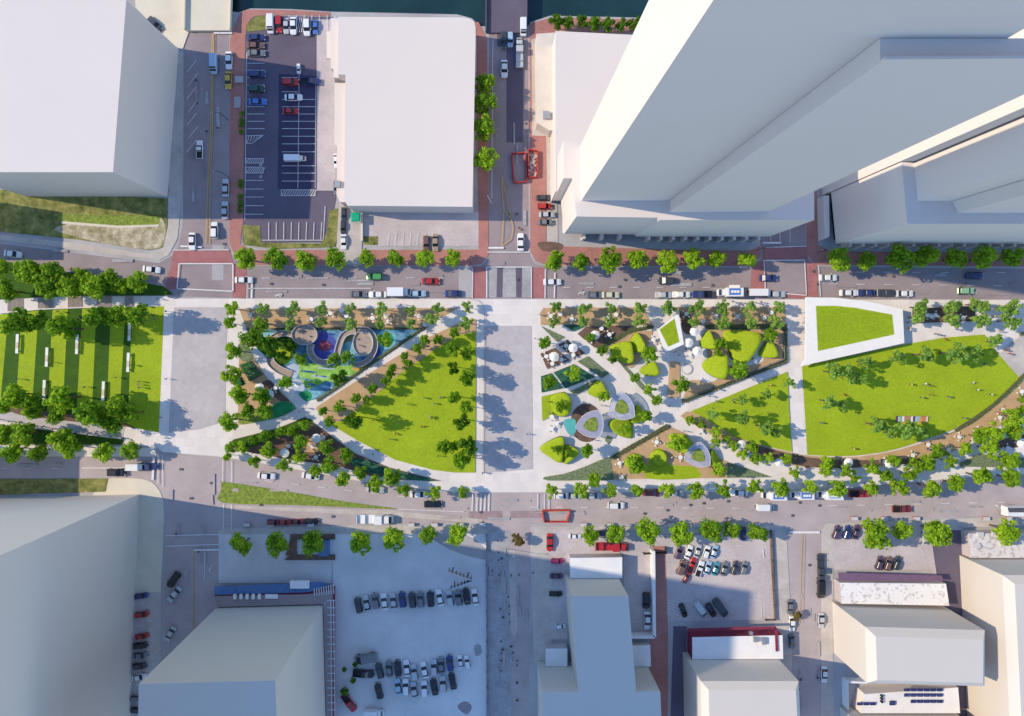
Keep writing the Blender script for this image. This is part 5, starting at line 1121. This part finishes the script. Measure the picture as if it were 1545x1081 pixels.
walk('crescent walkway along the outside of the oval deck', [(540, 498), (556, 499), (565, 510), (566, 526), (558, 541), (546, 549), (534, 551)], 1.3, 1.3, .5)
walk('crescent walkway at the lower left of the playground', [(408, 541), (411, 549), (420, 557), (430, 562), (440, 566)], 2.0, .9, .4)
# climbing net on the navy surface
t = thing('climbing_frame', 'crimson climbing frame standing on the dark blue play surface', 'climbing frame', W(489, 522) + (ZP,))
x, y = W(489, 522, 1)
for i in range(5):
    a = i * 1.256; b = MB(); b.cyl((x + 1.7 * math.cos(a), y + 1.3 * math.sin(a), ZP), (x, y, 2.1), .09, n=6); b.build('pole', M['maroon'], t)
b = MB()
for k in (.35, .65):
    for i in range(5):
        a, e = i * 1.256, (i + 1) * 1.256; z = ZP + (2.1 - ZP) * k; b.cyl((x + 1.7 * (1 - k) * math.cos(a), y + 1.3 * (1 - k) * math.sin(a), z), (x + 1.7 * (1 - k) * math.cos(e), y + 1.3 * (1 - k) * math.sin(e), z), .05, n=5)
b.build('net', M['p_red'], t)
# ---- vegetable beds
def vegbed(label, pts, rows):
    p = P(pts); c = (sum(q[0] for q in p) / 4, sum(q[1] for q in p) / 4); t = thing('vegetable_bed', label, 'vegetable bed', (c[0], c[1], ZP))
    b = MB(); b.prism(p, ZP - .1, ZP + .25); b.build('soil', M['mulch'], t)
    R = random.Random(4)
    for i in range(rows):
        f = (i + .5) / rows; a = Vector(p[0]).lerp(Vector(p[3]), f); e = Vector(p[1]).lerp(Vector(p[2]), f); lb = MB()
        for _ in range(90):
            q = a.lerp(e, R.uniform(.04, .96)); s = R.uniform(.12, .26); an = R.uniform(0, 6.28); dx, dy = math.cos(an) * s, math.sin(an) * s; z = ZP + .3 + R.uniform(0, .25); X, Y = q.x + R.gauss(0, .12), q.y + R.gauss(0, .12)
            lb.add([(X - dx, Y - dy, z), (X + dy * .6, Y - dx * .6, z + .06), (X + dx, Y + dy, z + .1), (X - dy * .6, Y + dx * .6, z + .06)], [(0, 1, 2, 3)])
        lb.build('plant_row', M['VEG'], t)
M['VEG'] = leaf_mat('vegetable leaves', (.01, .13, .03), (.08, .38, .12), .2)
vegbed('square vegetable bed with bright green planting rows beside the diagonal walk', [(362, 551), (378, 545), (397, 565), (378, 575)], 6)
vegbed('small pale vegetable bed by the walk along the left plaza', [(353, 569), (362, 568), (367, 580), (356, 582)], 3)
# ---- umbrellas
ub = MB(); n = 8
top = [(1.3 * math.cos(i * math.pi / 4 + .39), 1.3 * math.sin(i * math.pi / 4 + .39), 2.35) for i in range(8)]
ub.add(top + [(0, 0, 2.85)] + [(p[0], p[1], 2.15) for p in top], [(i, (i + 1) % 8, 8) for i in range(8)] + [(9 + i, 9 + (i + 1) % 8, (i + 1) % 8, i) for i in range(8)])
UM = ub.mesh('canopy', M['canvas']); pb_ = MB(); pb_.cyl((0, 0, 0), (0, 0, 2.85), .04); UPO = pb_.mesh('pole', M['metal']); pb_ = MB(); pb_.cyl((0, 0, 0), (0, 0, .12), .32, n=12); UB = pb_.mesh('base', M['metal'])
UL = [(968.0 - 490, 500.0 + 161, 'on dark mulch where the two paths meet'), ]
def umb(u, v, pl, sc=1.0):
    x, y = W(u, v, 2.4); spawn('parasol', 'white round parasol ' + pl, 'parasol', (x, y, ZP - .02), u, [('canopy', UM, (0, 0, 0)), ('pole', UPO, (0, 0, 0)), ('base', UB, (0, 0, 0))], sc, 'white parasols')
for u, v, pl, s in ((477.8, 661.5, 'on the shady mulch nearest the crossing paths', 1.0), (430, 683.5, 'in the middle of the shady mulch triangle', 1.0), (392, 585, 'upper of two beside the vegetable bed', 1.0), (407, 595, 'lower of two beside the vegetable bed', .95), (897.5, 506, 'half hidden by a tree below the granite strip', 1.0),
                    (864.5, 525.5, 'on the upper dark diamond bed', 1.0), (835.8, 538.5, 'on the lower dark diamond bed', 1.05), (1047.5, 500.5, 'top one of the trio beside the kiosk', 1.0), (1038.5, 517.5, 'middle one of the trio beside the kiosk', 1.0), (1051.5, 530.5, 'bottom one of the trio beside the kiosk', 1.05),
                    (1118.5, 671, 'shaded on the granite band under the small lawn', .95), (1175.5, 698, 'between dense trees at the foot of the white walkway', .9), (1279.5, 698, 'on the granite band below the big lawn centre', .95), (1341, 699.5, 'half under a tree right of the granite band parasol', .95), (1540, 669, 'by the right edge among dense trees', 1.1), (448, 581, 'pale on the lime play surface', .6)):
    umb(u, v, pl, s)
# ---- picnic tables: a table with its own seats
pt = MB(); pt.cyl((0, 0, .68), (0, 0, .75), .6, n=12); PTT = pt.mesh('table_top', M['canvas']); pt = MB(); pt.cyl((0, 0, 0), (0, 0, .68), .07); PTL = pt.mesh('leg', M['black']); pt = MB(); pt.cyl((0, 0, .40), (0, 0, .46), .24, n=10); pt.cyl((0, 0, .1), (0, 0, .4), .04); pt.box((0, 0, .08), (.1, .1, .16)); PTS = pt.mesh('seat', M['canvas']); PTS2 = PTS.copy(); PTS2.materials[0] = M['wood']
def table(u, v, pl, wood=0):
    x, y = W(u, v, .7); a = (u * 13.7) % 6.28
    spawn('picnic_table', 'picnic table with stools ' + pl, 'picnic table', (x, y, ZP - .02), a, [('table_top', PTT, (0, 0, 0)), ('leg', PTL, (0, 0, 0))] + [('seat', PTS2 if wood else PTS, (1.05 * math.cos(k * 1.571), 1.05 * math.sin(k * 1.571), 0)) for k in range(4)], 1.0, 'picnic tables')
TB = [('on the strip above the playground, %s from the left', [(378, 475.5), (443, 484), (470, 482), (499, 473), (516, 469), (523, 477), (562, 480), (582, 477), (586, 485), (632, 477), (641, 490)]),
      ('on the granite strip left of the kiosk, %s from the left', [(831, 477), (845, 474), (862, 482), (929, 475), (917, 480)]), ('on the mulch below the granite strip, %s from the left', [(907, 496), (919, 505), (890, 512)]),
      ('on the dark diamond beds, %s from the left', [(824, 538), (833, 549), (847, 543), (854, 522), (864.5, 536)]), ('on the granite strip right of the kiosk, %s from the left', [(1035, 474), (1060, 485), (1079, 477), (1112, 478), (1152, 480), (1163, 472)]),
      ('on mulch right of the pavilion, %s from the left', [(1398, 476), (1404, 478), (1410, 476), (1452, 480)]), ('on paving by the mulch circle, %s from the left', [(832, 629), (839, 639), (831, 647)]), ('on the shady mulch triangle, %s from the left', [(416, 586), (436, 673), (472, 673), (488, 660), (477, 690)]),
      ('on the band under the big lawn, %s from the left', [(1057, 650), (1273, 700), (1333, 697), (1376, 687), (1399, 671), (1430, 679), (1446, 659), (1467, 663), (1475, 650), (1507, 630), (1512, 619), (1519, 676), (1540, 591)]), ('in the lower granite bed, %s from the left', [(934, 699), (937, 720), (990, 667), (1026, 690)]), ('in the fenced mound garden, %s from the left', [(1138, 544), (1040, 534), (985, 513), (994, 524)])]
for tm, pts in TB:
    for i, (u, v) in enumerate(sorted(pts)): table(u, v, tm % ORD[i], i % 3 == 1)
# ---- long benches on the striped lawn
bs = MB(); bs.box((0, 0, .42), (.75, 5.2, .12)); BS = bs.mesh('seat', M['canvas'])
bw = MB(); bw.box((0, 0, .515), (.7, 1.7, .07)); BW = bw.mesh('timber_section', M['woodw'])
bl = MB(); bl.box((0, 0, .18), (.6, .4, .36)); BLG = bl.mesh('leg', M['plaza'])
for i, (u, v) in enumerate([(27.5, 519), (72, 539), (117.5, 520), (68, 588), (157, 590), (196.5, 500), (194.5, 547), (117, 531)][:7]):
    x, y = W(u, v, .4)
    spawn('bench', 'white bench with a timber middle, %s of the striped lawn' % ['on the leftmost strip', 'upper on the second strip', 'on the third strip', 'lower on the second strip', 'on the fourth strip', 'upper on the last strip', 'lower on the last strip'][i], 'bench', (x, y, ZP - .02), -.04,
          [('seat', BS, (0, 0, 0)), ('timber_section', BW, (0, -.4, 0)), ('leg', BLG, (0, -2, 0)), ('leg', BLG, (0, 2, 0))], 1.0, 'white benches on the striped lawn')
# ---- striped deckchair mats on the big lawn
cols = [('plum', 0), ('silver', 0), ('palegreen', 0), ('white', 0), ('red', 1), ('tan', 1), ('red', 1), ('white', 0), ('plum', 0), ('silver', 0), ('lightblue', 0), ('yellow', 0), ('red', 1), ('red', 1), ('cream', 0)]
M['coral'] = mat('coral cloth', (.55, .20, .12), var=.05)
def cloth(c): return M['coral'] if c == 'red' else paint(c)
for i, (c, q_) in enumerate(cols):
    u = 1351.5 + i * 3.25; x, y = W(u, 632, .3); b = MB(); b.box((0, 0, .32), (.5, 1.5, .06)); b.box((0, .72, .5), (.5, .08, .4))
    t = thing('deck_chair', '%s sling deck chair, %s from the left in the colourful lawn row' % ('coral' if c == 'red' else CN.get(c, c), ORD[i]), 'deck chair', (x, y, ZP), 0, 'striped deck chairs')
    o = bpy.data.objects.new('sling', b.mesh('sling', cloth(c))); COL.objects.link(o); o.parent = t
    b = MB()
    for sx in (-.24, .24): b.box((sx, .5, .16), (.04, .04, .32)); b.box((sx, -.5, .16), (.04, .04, .32))
    o = bpy.data.objects.new('frame', b.mesh('frame', M['woodw'])); COL.objects.link(o); o.parent = t
for u, w_ in ((1362, 'left'), (1389, 'right')):
    x, y = W(u, 638.5, .3); t = thing('lounger_mat', 'yellow folded lounge mat lying below the %s half of the deck chair row' % w_, 'mat', (x, y, ZP)); b = MB(); b.box((0, 0, .1), (1.6, .45, .2)); b.box((.6, 0, .25), (.35, .42, .1))
    o = bpy.data.objects.new('pad', b.mesh('pad', paint('yellow'))); COL.objects.link(o); o.parent = t
# ---- street barriers of red mesh round the road works
def barrier(label, pts, h=1.1):
    p = P(pts); c = (sum(q_[0] for q_ in p) / len(p), sum(q_[1] for q_ in p) / len(p)); t = thing('road_barrier', label, 'barrier', (c[0], c[1], .03), 0, 'red road-work barriers')
    for i in range(len(p)):
        a, e = Vector(p[i]), Vector(p[(i + 1) % len(p)]); d = e - a; b = MB(); ang = math.atan2(d.y, d.x); m = (a + e) / 2
        b.box((m.x, m.y, .55), (d.length - .1, .22, .9), ang); b.box((m.x, m.y, .14), (d.length - .2, .42, .22), ang); b.box((m.x, m.y, 1.06), (d.length, .2, .1), ang); b.build('panel', M['red'], t)
barrier('red barrier ring around patched road on the central street', [(772, 233), (792, 231.5), (795, 275), (775, 277)])
barrier('red barrier ring on the red pavement beside the central street works', [(797, 227), (811, 229), (811, 268), (797, 269)])
barrier('red trapezoid barrier around road works on the lower road', [(818.5, 770), (860, 769.5), (855, 787), (821, 787)])
def cone(u, v, label):
    x, y = W(u, v); t = thing('traffic_cone', label, 'traffic cone', (x, y, .03)); b = MB(); b.cyl((0, 0, .04), (0, 0, .75), .17, .04, n=10); o = bpy.data.objects.new('cone', b.mesh('cone', M['red'])); COL.objects.link(o); o.parent = t
    b = MB(); b.box((0, 0, .03), (.42, .42, .05)); o = bpy.data.objects.new('base', b.mesh('base', M['black'])); COL.objects.link(o); o.parent = t
cone(783, 344, 'red traffic cone upper of two above the white car on the central street'); cone(787, 347, 'red traffic cone lower of two above the white car on the central street')
cone(800, 804, 'red traffic cone beside the rust-coloured corner tree')
# concrete rubble heap inside the pavement barrier
t = thing('rubble_heap', 'heap of broken paving inside the pavement barrier ring', 'rubble', W(801, 250) + (.14,))
R = random.Random(9); b = MB()
for i in range(46): x, y = W(R.uniform(798, 809), R.uniform(232, 266)); b.box((x, y, .2 + R.random() * .25), (R.uniform(.2, .7), R.uniform(.2, .5), R.uniform(.1, .3)), R.uniform(0, 3))
o = b.build('stone', M['side'], t); o['kind'] = 'stuff'
# green tarpaulin shelter
x, y = W(536.4, 327.5, 2.6); t = thing('tarpaulin_shelter', 'bright green square tarpaulin shelter below the rounded-corner block', 'shelter', (x, y, .03))
b = MB(); b.prism([(x - 1.25, y - 1.25), (x + 1.25, y - 1.25), (x + 1.25, y + 1.25), (x - 1.25, y + 1.25)], 2.4, 2.6, 0, [(x - .9, y - .9), (x + .9, y - .9), (x + .9, y + .9), (x - .9, y + .9)]); b.build('tarpaulin', M['green'], t)
for sx in (-1.1, 1.1):
    for sy in (-1.1, 1.1): b = MB(); b.cyl((x + sx, y + sy, .03), (x + sx, y + sy, 2.42), .05); b.build('pole', M['metal'], t)
# long walls and fences
def fence(name, label, pts, h, th, m, zb=.05, cat='fence', post=4.0):
    p = P(pts); t = thing(name, label, cat, (p[0][0], p[0][1], zb))
    for a, e in zip(p[:-1], p[1:]):
        a, e = Vector(a), Vector(e); d = e - a; ang = math.atan2(d.y, d.x); m_ = (a + e) / 2; b = MB(); b.box((m_.x, m_.y, zb + h / 2), (d.length, th, h), ang); b.build('panel', M[m], t)
        if post:
            k = max(1, int(d.length / post))
            for i in range(k + 1): q = a.lerp(e, i / k); b = MB(); b.box((q.x, q.y, zb + h / 2 + .06), (.16, .2 + th, h + .12)); b.build('post', M['black'], t)
fence('yard_wall', 'white wall enclosing the yard right of the cross-shaped building', [(983, 828), (984.5, 956), (948, 956)], 2.4, .8, 'lowroof', .03, 'wall', 0)
fence('yard_fence', 'dark fence across the head of the small central car park', [(970, 834), (1003, 833), (1003, 825)], 1.6, .12, 'black', .03)
fence('lot_fence', 'thin dark fence along the right side of the central car park', [(1162, 800), (1168, 934), (1154, 934)], 1.1, .06, 'mulch', .03)
fence('forecourt_wall', 'white wall left of the rounded-corner block forecourt', [(547, 322), (547, 365)], 1.2, .5, 'white', .03, 'wall', 0)
fence('park_fence', 'white slatted fence along the bottom of the striped lawn', [(-20, 630), (0, 633), (100, 650), (187, 661)], 1.0, .12, 'white', .14, 'fence', 3)
fence('lawn_wall', 'low pale seat wall along the top of the striped lawn', [(0, 473), (60, 467), (150, 463.5)], .5, .3, 'conc', .14, 'wall', 0)
fence('play_fence', 'thin dark fence beside the hedge of the fenced mound garden', [(1031, 603), (1182, 542), (1180, 499)], 1.0, .06, 'metal', .16)
fence('lot_rail', 'low dark rail along the right edge of the shaded car park', [(733.5, 806), (735, 1081)], .9, .12, 'metal', .03)
# sunken loading bay under the street trees of the shaded lot
t = thing('loading_bay', 'dark sunken loading bay behind the street trees above the parking deck', 'loading bay', W(471, 826) + (.03,))
for q_ in ([(439, 806), (506, 806), (506, 813), (439, 813)], [(439, 837), (506, 837), (506, 844), (430, 844)], [(439, 813), (448, 813), (448, 837), (432, 837)]):
    b = MB(); b.prism(P(q_), .03, .8); b.build('hedge_bed', M['mulch'], t)
for q_ in ([(483, 814), (498, 814), (498, 836), (483, 836)],):
    b = MB(); b.prism(P(q_), .03, 2.2); b.build('container', M['bluewall'], t)
# pale V-shaped billboard in the shaded car park
t = thing('billboard', 'V-shaped billboard frame with two grey wings in the shaded car park', 'billboard', W(705, 872) + (.03,))
for (u0, v0), (u1, v1) in (((678, 860), (711, 872)), ((681, 886), (711, 875))):
    a, e = Vector(W(u0, v0, 3)), Vector(W(u1, v1, 3)); d = e - a; m_ = (a + e) / 2; b = MB(); ang = math.atan2(d.y, d.x)
    b.box((m_.x, m_.y, 4.0), (d.length, .25, 2.2), ang); b.build('panel', M['rail'], t)
    b = MB()
    for i in range(7): q = a.lerp(e, i / 6); b.box((q.x, q.y + .35, 4.0), (.12, .3, 2.4), ang)
    b.build('brace', M['black'], t)
    for f in (.15, .85): q = a.lerp(e, f); b = MB(); b.cyl((q.x, q.y, .03), (q.x, q.y, 2.9), .15); b.build('post', M['black'], t)
# ---- lamp posts
lp = MB(); lp.cyl((0, 0, 0), (0, 0, 6.5), .08, .06); LPO = lp.mesh('pole', M['black']); lp = MB(); lp.cyl((0, 0, 6.4), (1.5, 0, 6.7), .05); LPA = lp.mesh('arm', M['black']); lp = MB(); lp.box((1.7, 0, 6.68), (.6, .22, .12)); LPH = lp.mesh('lamp_head', M['metal'])
for u, v, rz, pl in ((345, 182, 3.14, 'on the red pavement beside the left street'), (346, 268, 3.14, 'lower on the red pavement beside the left street'), (710, 398, 1.57, 'at the corner left of the central crossing'), (1104, 398, -1.57, 'under the trees before the tower'), (1142, 378, 0, 'at the tower corner of the right crossing'), (737, 856, 0, 'by the rail right of the shaded car park'), (764, 828, 0, 'on the median of the lower central street'), (1232, 382, 3.14, 'at the corner of the stepped complex')):
    spawn('street_lamp', 'dark street lamp ' + pl, 'street lamp', W(u, v) + (.12,), rz, [('pole', LPO, (0, 0, 0)), ('arm', LPA, (0, 0, 0)), ('lamp_head', LPH, (0, 0, 0))], 1.0, 'street lamps')
bo = MB(); bo.cyl((0, 0, 0), (0, 0, .9), .14, .12, n=8); bo.ell((0, 0, .9), (.14, .14, .1), 8, 3, 0, 0.0); BOL = bo.mesh('bollard', M['black'])
for i, (u, v) in enumerate([(751, 816), (752, 833), (752, 845), (743, 861), (753, 867), (771, 868), (783, 867), (767, 900), (768, 914), (768, 926), (769, 938), (755, 918), (756, 967), (756, 985), (756.5, 996), (756, 1011), (774, 984), (780, 996), (780, 1003), (804, 864)]):
    o = bpy.data.objects.new('bollard', BOL); COL.objects.link(o); o.location = W(u, v) + (.03,); tag(o, 'dark bollard on the lower central street, %s from the top' % ORD[i], 'bollard', 'bollards on the lower central street')
for i, (u, v) in enumerate([(366, 172), (366, 183), (365, 190), (365, 200), (364, 275), (364, 281), (363.5, 297), (363.5, 305), (363.5, 312), (363, 319)]):
    x, y = W(u, v); t = thing('shrub', 'small dark shrub on the car park edge, %s from the top' % ORD[i], 'shrub', (x, y, .03), i, 'shrubs on the car park edge'); R = random.Random(i); lb = MB()
    for _ in range(80):
        p = Vector((R.gauss(0, .3), R.gauss(0, .3), .45 + R.gauss(0, .18))); s = R.uniform(.1, .22); a = R.uniform(0, 6.28); dx, dy = math.cos(a) * s, math.sin(a) * s
        lb.add([(p.x - dx, p.y - dy, p.z), (p.x + dy, p.y - dx, p.z + .05), (p.x + dx, p.y + dy, p.z + .1), (p.x - dy, p.y + dx, p.z + .05)], [(0, 1, 2, 3)])
    o = bpy.data.objects.new('foliage', lb.mesh('foliage', M['leafD'])); COL.objects.link(o); o.parent = t
    lb = MB(); lb.cyl((0, 0, 0), (0, 0, .5), .05, n=5); o = bpy.data.objects.new('stem', lb.mesh('stem', M['bark'])); COL.objects.link(o); o.parent = t
bx = MB(); bx.box((0, 0, .4), (.8, 1.6, .8)); bx.box((0, 0, .86), (.9, 1.7, .12), 0, 1); BXM = bx.mesh('planter', [M['brick'], M['rail']])
i = 0
for u in (374, 410, 470, 621, 656, 695, 728, 880, 920, 961, 1010, 1050, 1083, 1100, 1140, 1287, 1332, 1380, 1485, 1520):
    v = 791 if u < 1200 else 781.5
    o = bpy.data.objects.new('planter_box', BXM); COL.objects.link(o); o.location = W(u, v) + (.13,); o.rotation_euler = (0, 0, 1.57); tag(o, 'brick-red planter box along the lower kerb, %s from the left' % ORD[i], 'planter', 'planter boxes along the lower kerb'); i += 1
# ================================================================= PEOPLE
def body(name, J, edges, rad):
    me = bpy.data.meshes.new(name); me.from_pydata([J[k] for k in J], [(list(J).index(a), list(J).index(b_)) for a, b_ in edges], []); me.update()
    o = bpy.data.objects.new(name, me); COL.objects.link(o); o.modifiers.new('s', 'SKIN'); sk_ = me.skin_vertices[0].data if me.skin_vertices else None
    if sk_ is None:
        bpy.context.view_layer.objects.active = o; bpy.ops.object.modifier_add(type='SKIN'); sk_ = me.skin_vertices[0].data
    for i, k in enumerate(J): sk_[i].radius = (rad[k], rad[k]); sk_[i].use_root = (k == 'pelvis')
    o.modifiers.new('d', 'SUBSURF').levels = 1
    dg = bpy.context.evaluated_depsgraph_get(); ev = o.evaluated_get(dg); out = bpy.data.meshes.new_from_object(ev); bpy.data.objects.remove(o); bpy.data.meshes.remove(me)
    out.name = name; out.materials.clear()
    for m in ('skin', 'SHIRT', 'jeans', 'hair'): out.materials.append(M[m])
    return out
M['SHIRT'] = mat('shirt', (.7, .7, .7), var=.0)
def figure(name, sit=False, stride=.0, arm=.0):
    hz = .5 if sit else .93
    J = dict(pelvis=(0, 0, hz), belly=(0, 0, hz + .2), chest=(0, .01, hz + .42), neck=(0, 0, hz + .56), head=(0, .02, hz + .66), crown=(0, .02, hz + .78), nose=(0, .11, hz + .68))
    rad = dict(pelvis=.15, belly=.135, chest=.15, neck=.055, head=.085, crown=.09, nose=.03)
    E = [('pelvis', 'belly'), ('belly', 'chest'), ('chest', 'neck'), ('neck', 'head'), ('head', 'crown'), ('head', 'nose')]
    for s, sg in (('l', 1), ('r', -1)):
        sw = stride * sg
        J['sh' + s] = (.19 * sg, 0, hz + .48); J['el' + s] = (.25 * sg, -sw * .5 + arm * .2, hz + .2); J['wr' + s] = (.24 * sg, .12 - sw * .6 + arm * .35, hz - .02 + arm * .15)
        J['pa' + s] = (.24 * sg, .16 - sw * .6 + arm * .4, hz - .1 + arm * .15); rad.update({'sh' + s: .065, 'el' + s: .045, 'wr' + s: .032, 'pa' + s: .035})
        for f in range(4):
            J['f%d%s' % (f, s)] = (.24 * sg, .145 + f * .018 - sw * .6 + arm * .4, hz - .19 + arm * .15 + abs(f - 1.4) * .008); rad['f%d%s' % (f, s)] = .009; E.append(('pa' + s, 'f%d%s' % (f, s)))
        J['th' + s] = (.21 * sg, .215 - sw * .6 + arm * .4, hz - .11 + arm * .15); rad['th' + s] = .01; E.append(('wr' + s, 'th' + s))
        if sit:
            J['kn' + s] = (.11 * sg, .42, hz + .02); J['an' + s] = (.11 * sg, .45, .09); J['to' + s] = (.11 * sg, .62, .05)
        else:
            J['kn' + s] = (.1 * sg, sw * .5 + .03, .5); J['an' + s] = (.1 * sg, sw - .03, .09); J['to' + s] = (.11 * sg, sw + .15, .04)
        J['hp' + s] = (.1 * sg, 0, hz - .06); rad.update({'hp' + s: .11, 'kn' + s: .065, 'an' + s: .045, 'to' + s: .04})
        E += [('chest', 'sh' + s), ('sh' + s, 'el' + s), ('el' + s, 'wr' + s), ('wr' + s, 'pa' + s), ('pelvis', 'hp' + s), ('hp' + s, 'kn' + s), ('kn' + s, 'an' + s), ('an' + s, 'to' + s)]
    me = body(name, J, E, rad)
    for p in me.polygons:
        c = p.center; p.use_smooth = True
        if c.z > hz + .72 or (c.z > hz + .62 and c.y < 0): p.material_index = 3
        elif c.z > hz + .54: p.material_index = 0
        elif c.z > hz + .02: p.material_index = 0 if (abs(c.x) > .215 and c.z < hz + .26) else 1
        else: p.material_index = 0 if (abs(c.x) > .19 and c.z > hz - .3) or (not sit and False) else 2
    return me
FIG = dict(stand=figure('person_standing'), walk=figure('person_walking', stride=.24), sit=figure('person_sitting', True, 0, .3))
SH = [('white', (.75, .75, .75)), ('dark', (.03, .03, .04)), ('blue', (.08, .16, .42)), ('red', (.5, .05, .04)), ('grey', (.3, .3, .32)), ('yellow', (.6, .45, .08))]
SHM = [mat('shirt ' + n_, c_, var=.0) for n_, c_ in SH]
PN = [0]
def person(u, v, pose, place, z=None, rz=None):
    i = PN[0]; PN[0] += 1; k = (i * 7 + int(u)) % 6
    o = bpy.data.objects.new('person', FIG[pose]); COL.objects.link(o); x, y = W(u, v, 1); o.location = (x, y, ZP - .02 if z is None else z); o.rotation_euler = (0, 0, rz if rz is not None else (u * 1.7 + v) % 6.28)
    o.material_slots[1].link = 'OBJECT'; o.material_slots[1].material = SHM[k]
    tag(o, 'person in %s %s %s' % (SH[k][0], {'stand': 'standing', 'walk': 'walking', 'sit': 'sitting'}[pose], place), 'person', 'people in the park')
def crowd(pts, tmpl, poses):
    for i, (u, v) in enumerate(sorted(pts)): person(u, v, poses[i % len(poses)], tmpl % ORD[i])
def bench_z(): return .5
crowd([(50.5, 454), (237, 451), (251, 470), (251, 572), (242, 630)], 'on the pale walk round the striped lawn, %s from the left', ['walk'])
crowd([(27, 572), (128, 584), (175, 570), (210, 576), (209, 580.5), (211, 585), (198, 551), (77, 547), (88, 470), (133, 468), (205, 480), (232, 482)], 'on the striped lawn, %s from the left', ['walk', 'stand'])
crowd([(459, 616), (452, 621), (563, 685), (640, 497), (645, 502), (570, 551), (605, 459.5), (430, 626)], 'on the paths by the playground, %s from the left', ['walk', 'stand'])
crowd([(469, 508), (461, 500.6), (490, 503), (540, 512), (548, 523), (543, 521), (456, 560), (478, 567), (590, 513)], 'in the playground, %s from the left', ['stand', 'walk'])
crowd([(588, 663), (597, 656), (649, 629), (651, 632), (653, 609), (665, 599), (638, 600.5), (615, 610), (603, 637), (636, 643), (563, 634), (661, 688)], 'on the fan-shaped lawn, %s from the left', ['stand', 'walk', 'sit'])
crowd([(813, 475), (806.6, 511), (723, 594), (728, 714), (700, 470), (795, 655)], 'on the central plaza edges, %s from the left', ['walk'])
crowd([(827, 606), (828, 624), (876, 617), (878, 628), (860, 658), (872, 652), (893, 664), (907, 612), (1002, 669)], 'round the mulch circle, %s from the left', ['stand', 'walk'])
crowd([(1018, 531), (1024, 536), (1034, 527), (1062, 534), (1084, 555), (1110, 500), (1136, 541), (1013, 690), (1014, 674)], 'in the fenced mound garden, %s from the left', ['stand', 'walk'])
crowd([(1070, 598), (1081, 606), (1083, 588), (1032, 651), (1010, 613), (1127, 720)], 'on the long diagonal path, %s from the left', ['walk'])
crowd([(1107, 603), (1105, 608), (1180, 655), (1163, 581)], 'on the small triangular lawn, %s from the left', ['sit', 'stand'])
crowd([(1196, 648), (1214, 472), (1215, 480), (1213, 487), (1216, 494), (1214, 502), (1217, 512), (1218, 523), (1215, 538), (1217, 545)], 'on the walkway by the pavilion, %s from the left', ['stand', 'walk'])
crowd([(1274, 597), (1238, 638), (1287, 677), (1326, 632), (1374, 580), (1397, 579), (1403, 582), (1390, 600), (1431, 599), (1469, 577), (1474, 588), (1495, 595), (1486, 548), (1364, 535), (1427, 513), (1454, 631), (1480, 535), (1404, 596)], 'on the big lawn, %s from the left', ['stand', 'sit', 'walk'])
crowd([(1369, 487), (1372, 495), (1372, 498), (1411, 504), (1416, 505), (1443, 497), (1499, 477), (1509, 500), (1518, 529), (1523, 534), (1503, 478)], 'on the paving past the pavilion, %s from the left', ['walk', 'stand'])
crowd([(1378, 683), (1399, 678), (1448, 657), (1478, 652), (1535, 615), (1505, 622), (1216, 706)], 'on the granite band, %s from the left', ['walk', 'stand'])
crowd([(612, 443.5), (1105, 455), (1118, 457), (1125, 456.5), (1140, 457), (1148, 456)], 'by the food trucks, %s from the left', ['stand'])
print('PEOPLE', PN[0], 'OBJ', len(bpy.data.objects))
# ================================================================= CAMERA, SUN, SKY
cam = bpy.data.cameras.new('camera'); co = bpy.data.objects.new('camera', cam); COL.objects.link(co); SC.camera = co
co.location = (0, 0, H); co.rotation_euler = (0, 0, 0)
cam.sensor_fit = 'HORIZONTAL'; cam.sensor_width = 36
cam.lens = 36 * H / (1545 * S)
cam.shift_x = (772.5 - NU) / 1545; cam.shift_y = -(540.5 - NV) / 1545
cam.clip_start = 1; cam.clip_end = 5000
EL = math.radians(35.2)
sd = Vector((1, -.158, 0)).normalized() * math.cos(EL); sd.z = -math.sin(EL)
su = bpy.data.lights.new('sun', 'SUN'); so = bpy.data.objects.new('sun', su); COL.objects.link(so)
so.rotation_euler = sd.to_track_quat('-Z', 'Y').to_euler(); so.location = (-300, 50, 300)
su.energy = SUN; su.angle = math.radians(.5); su.color = (1, .84, .60)
w = bpy.data.worlds.new('World'); SC.world = w; w.use_nodes = True
nt = w.node_tree; bg = nt.nodes['Background']; sk = nt.nodes.new('ShaderNodeTexSky'); sk.sky_type = 'NISHITA'; sk.sun_disc = False
sk.sun_elevation = EL; sk.sun_rotation = math.atan2(-sd.x, -sd.y)
sk.air_density = 1.0; sk.dust_density = DUST; sk.ozone_density = 5.0
nt.links.new(sk.outputs[0], bg.inputs[0]); bg.inputs[1].default_value = SKY
SC.view_settings.view_transform = 'Standard'; SC.view_settings.look = 'None'
SC.view_settings.exposure = EXPO; SC.view_settings.gamma = 1
SC.cycles.max_bounces = 6; SC.cycles.transparent_max_bounces = 12
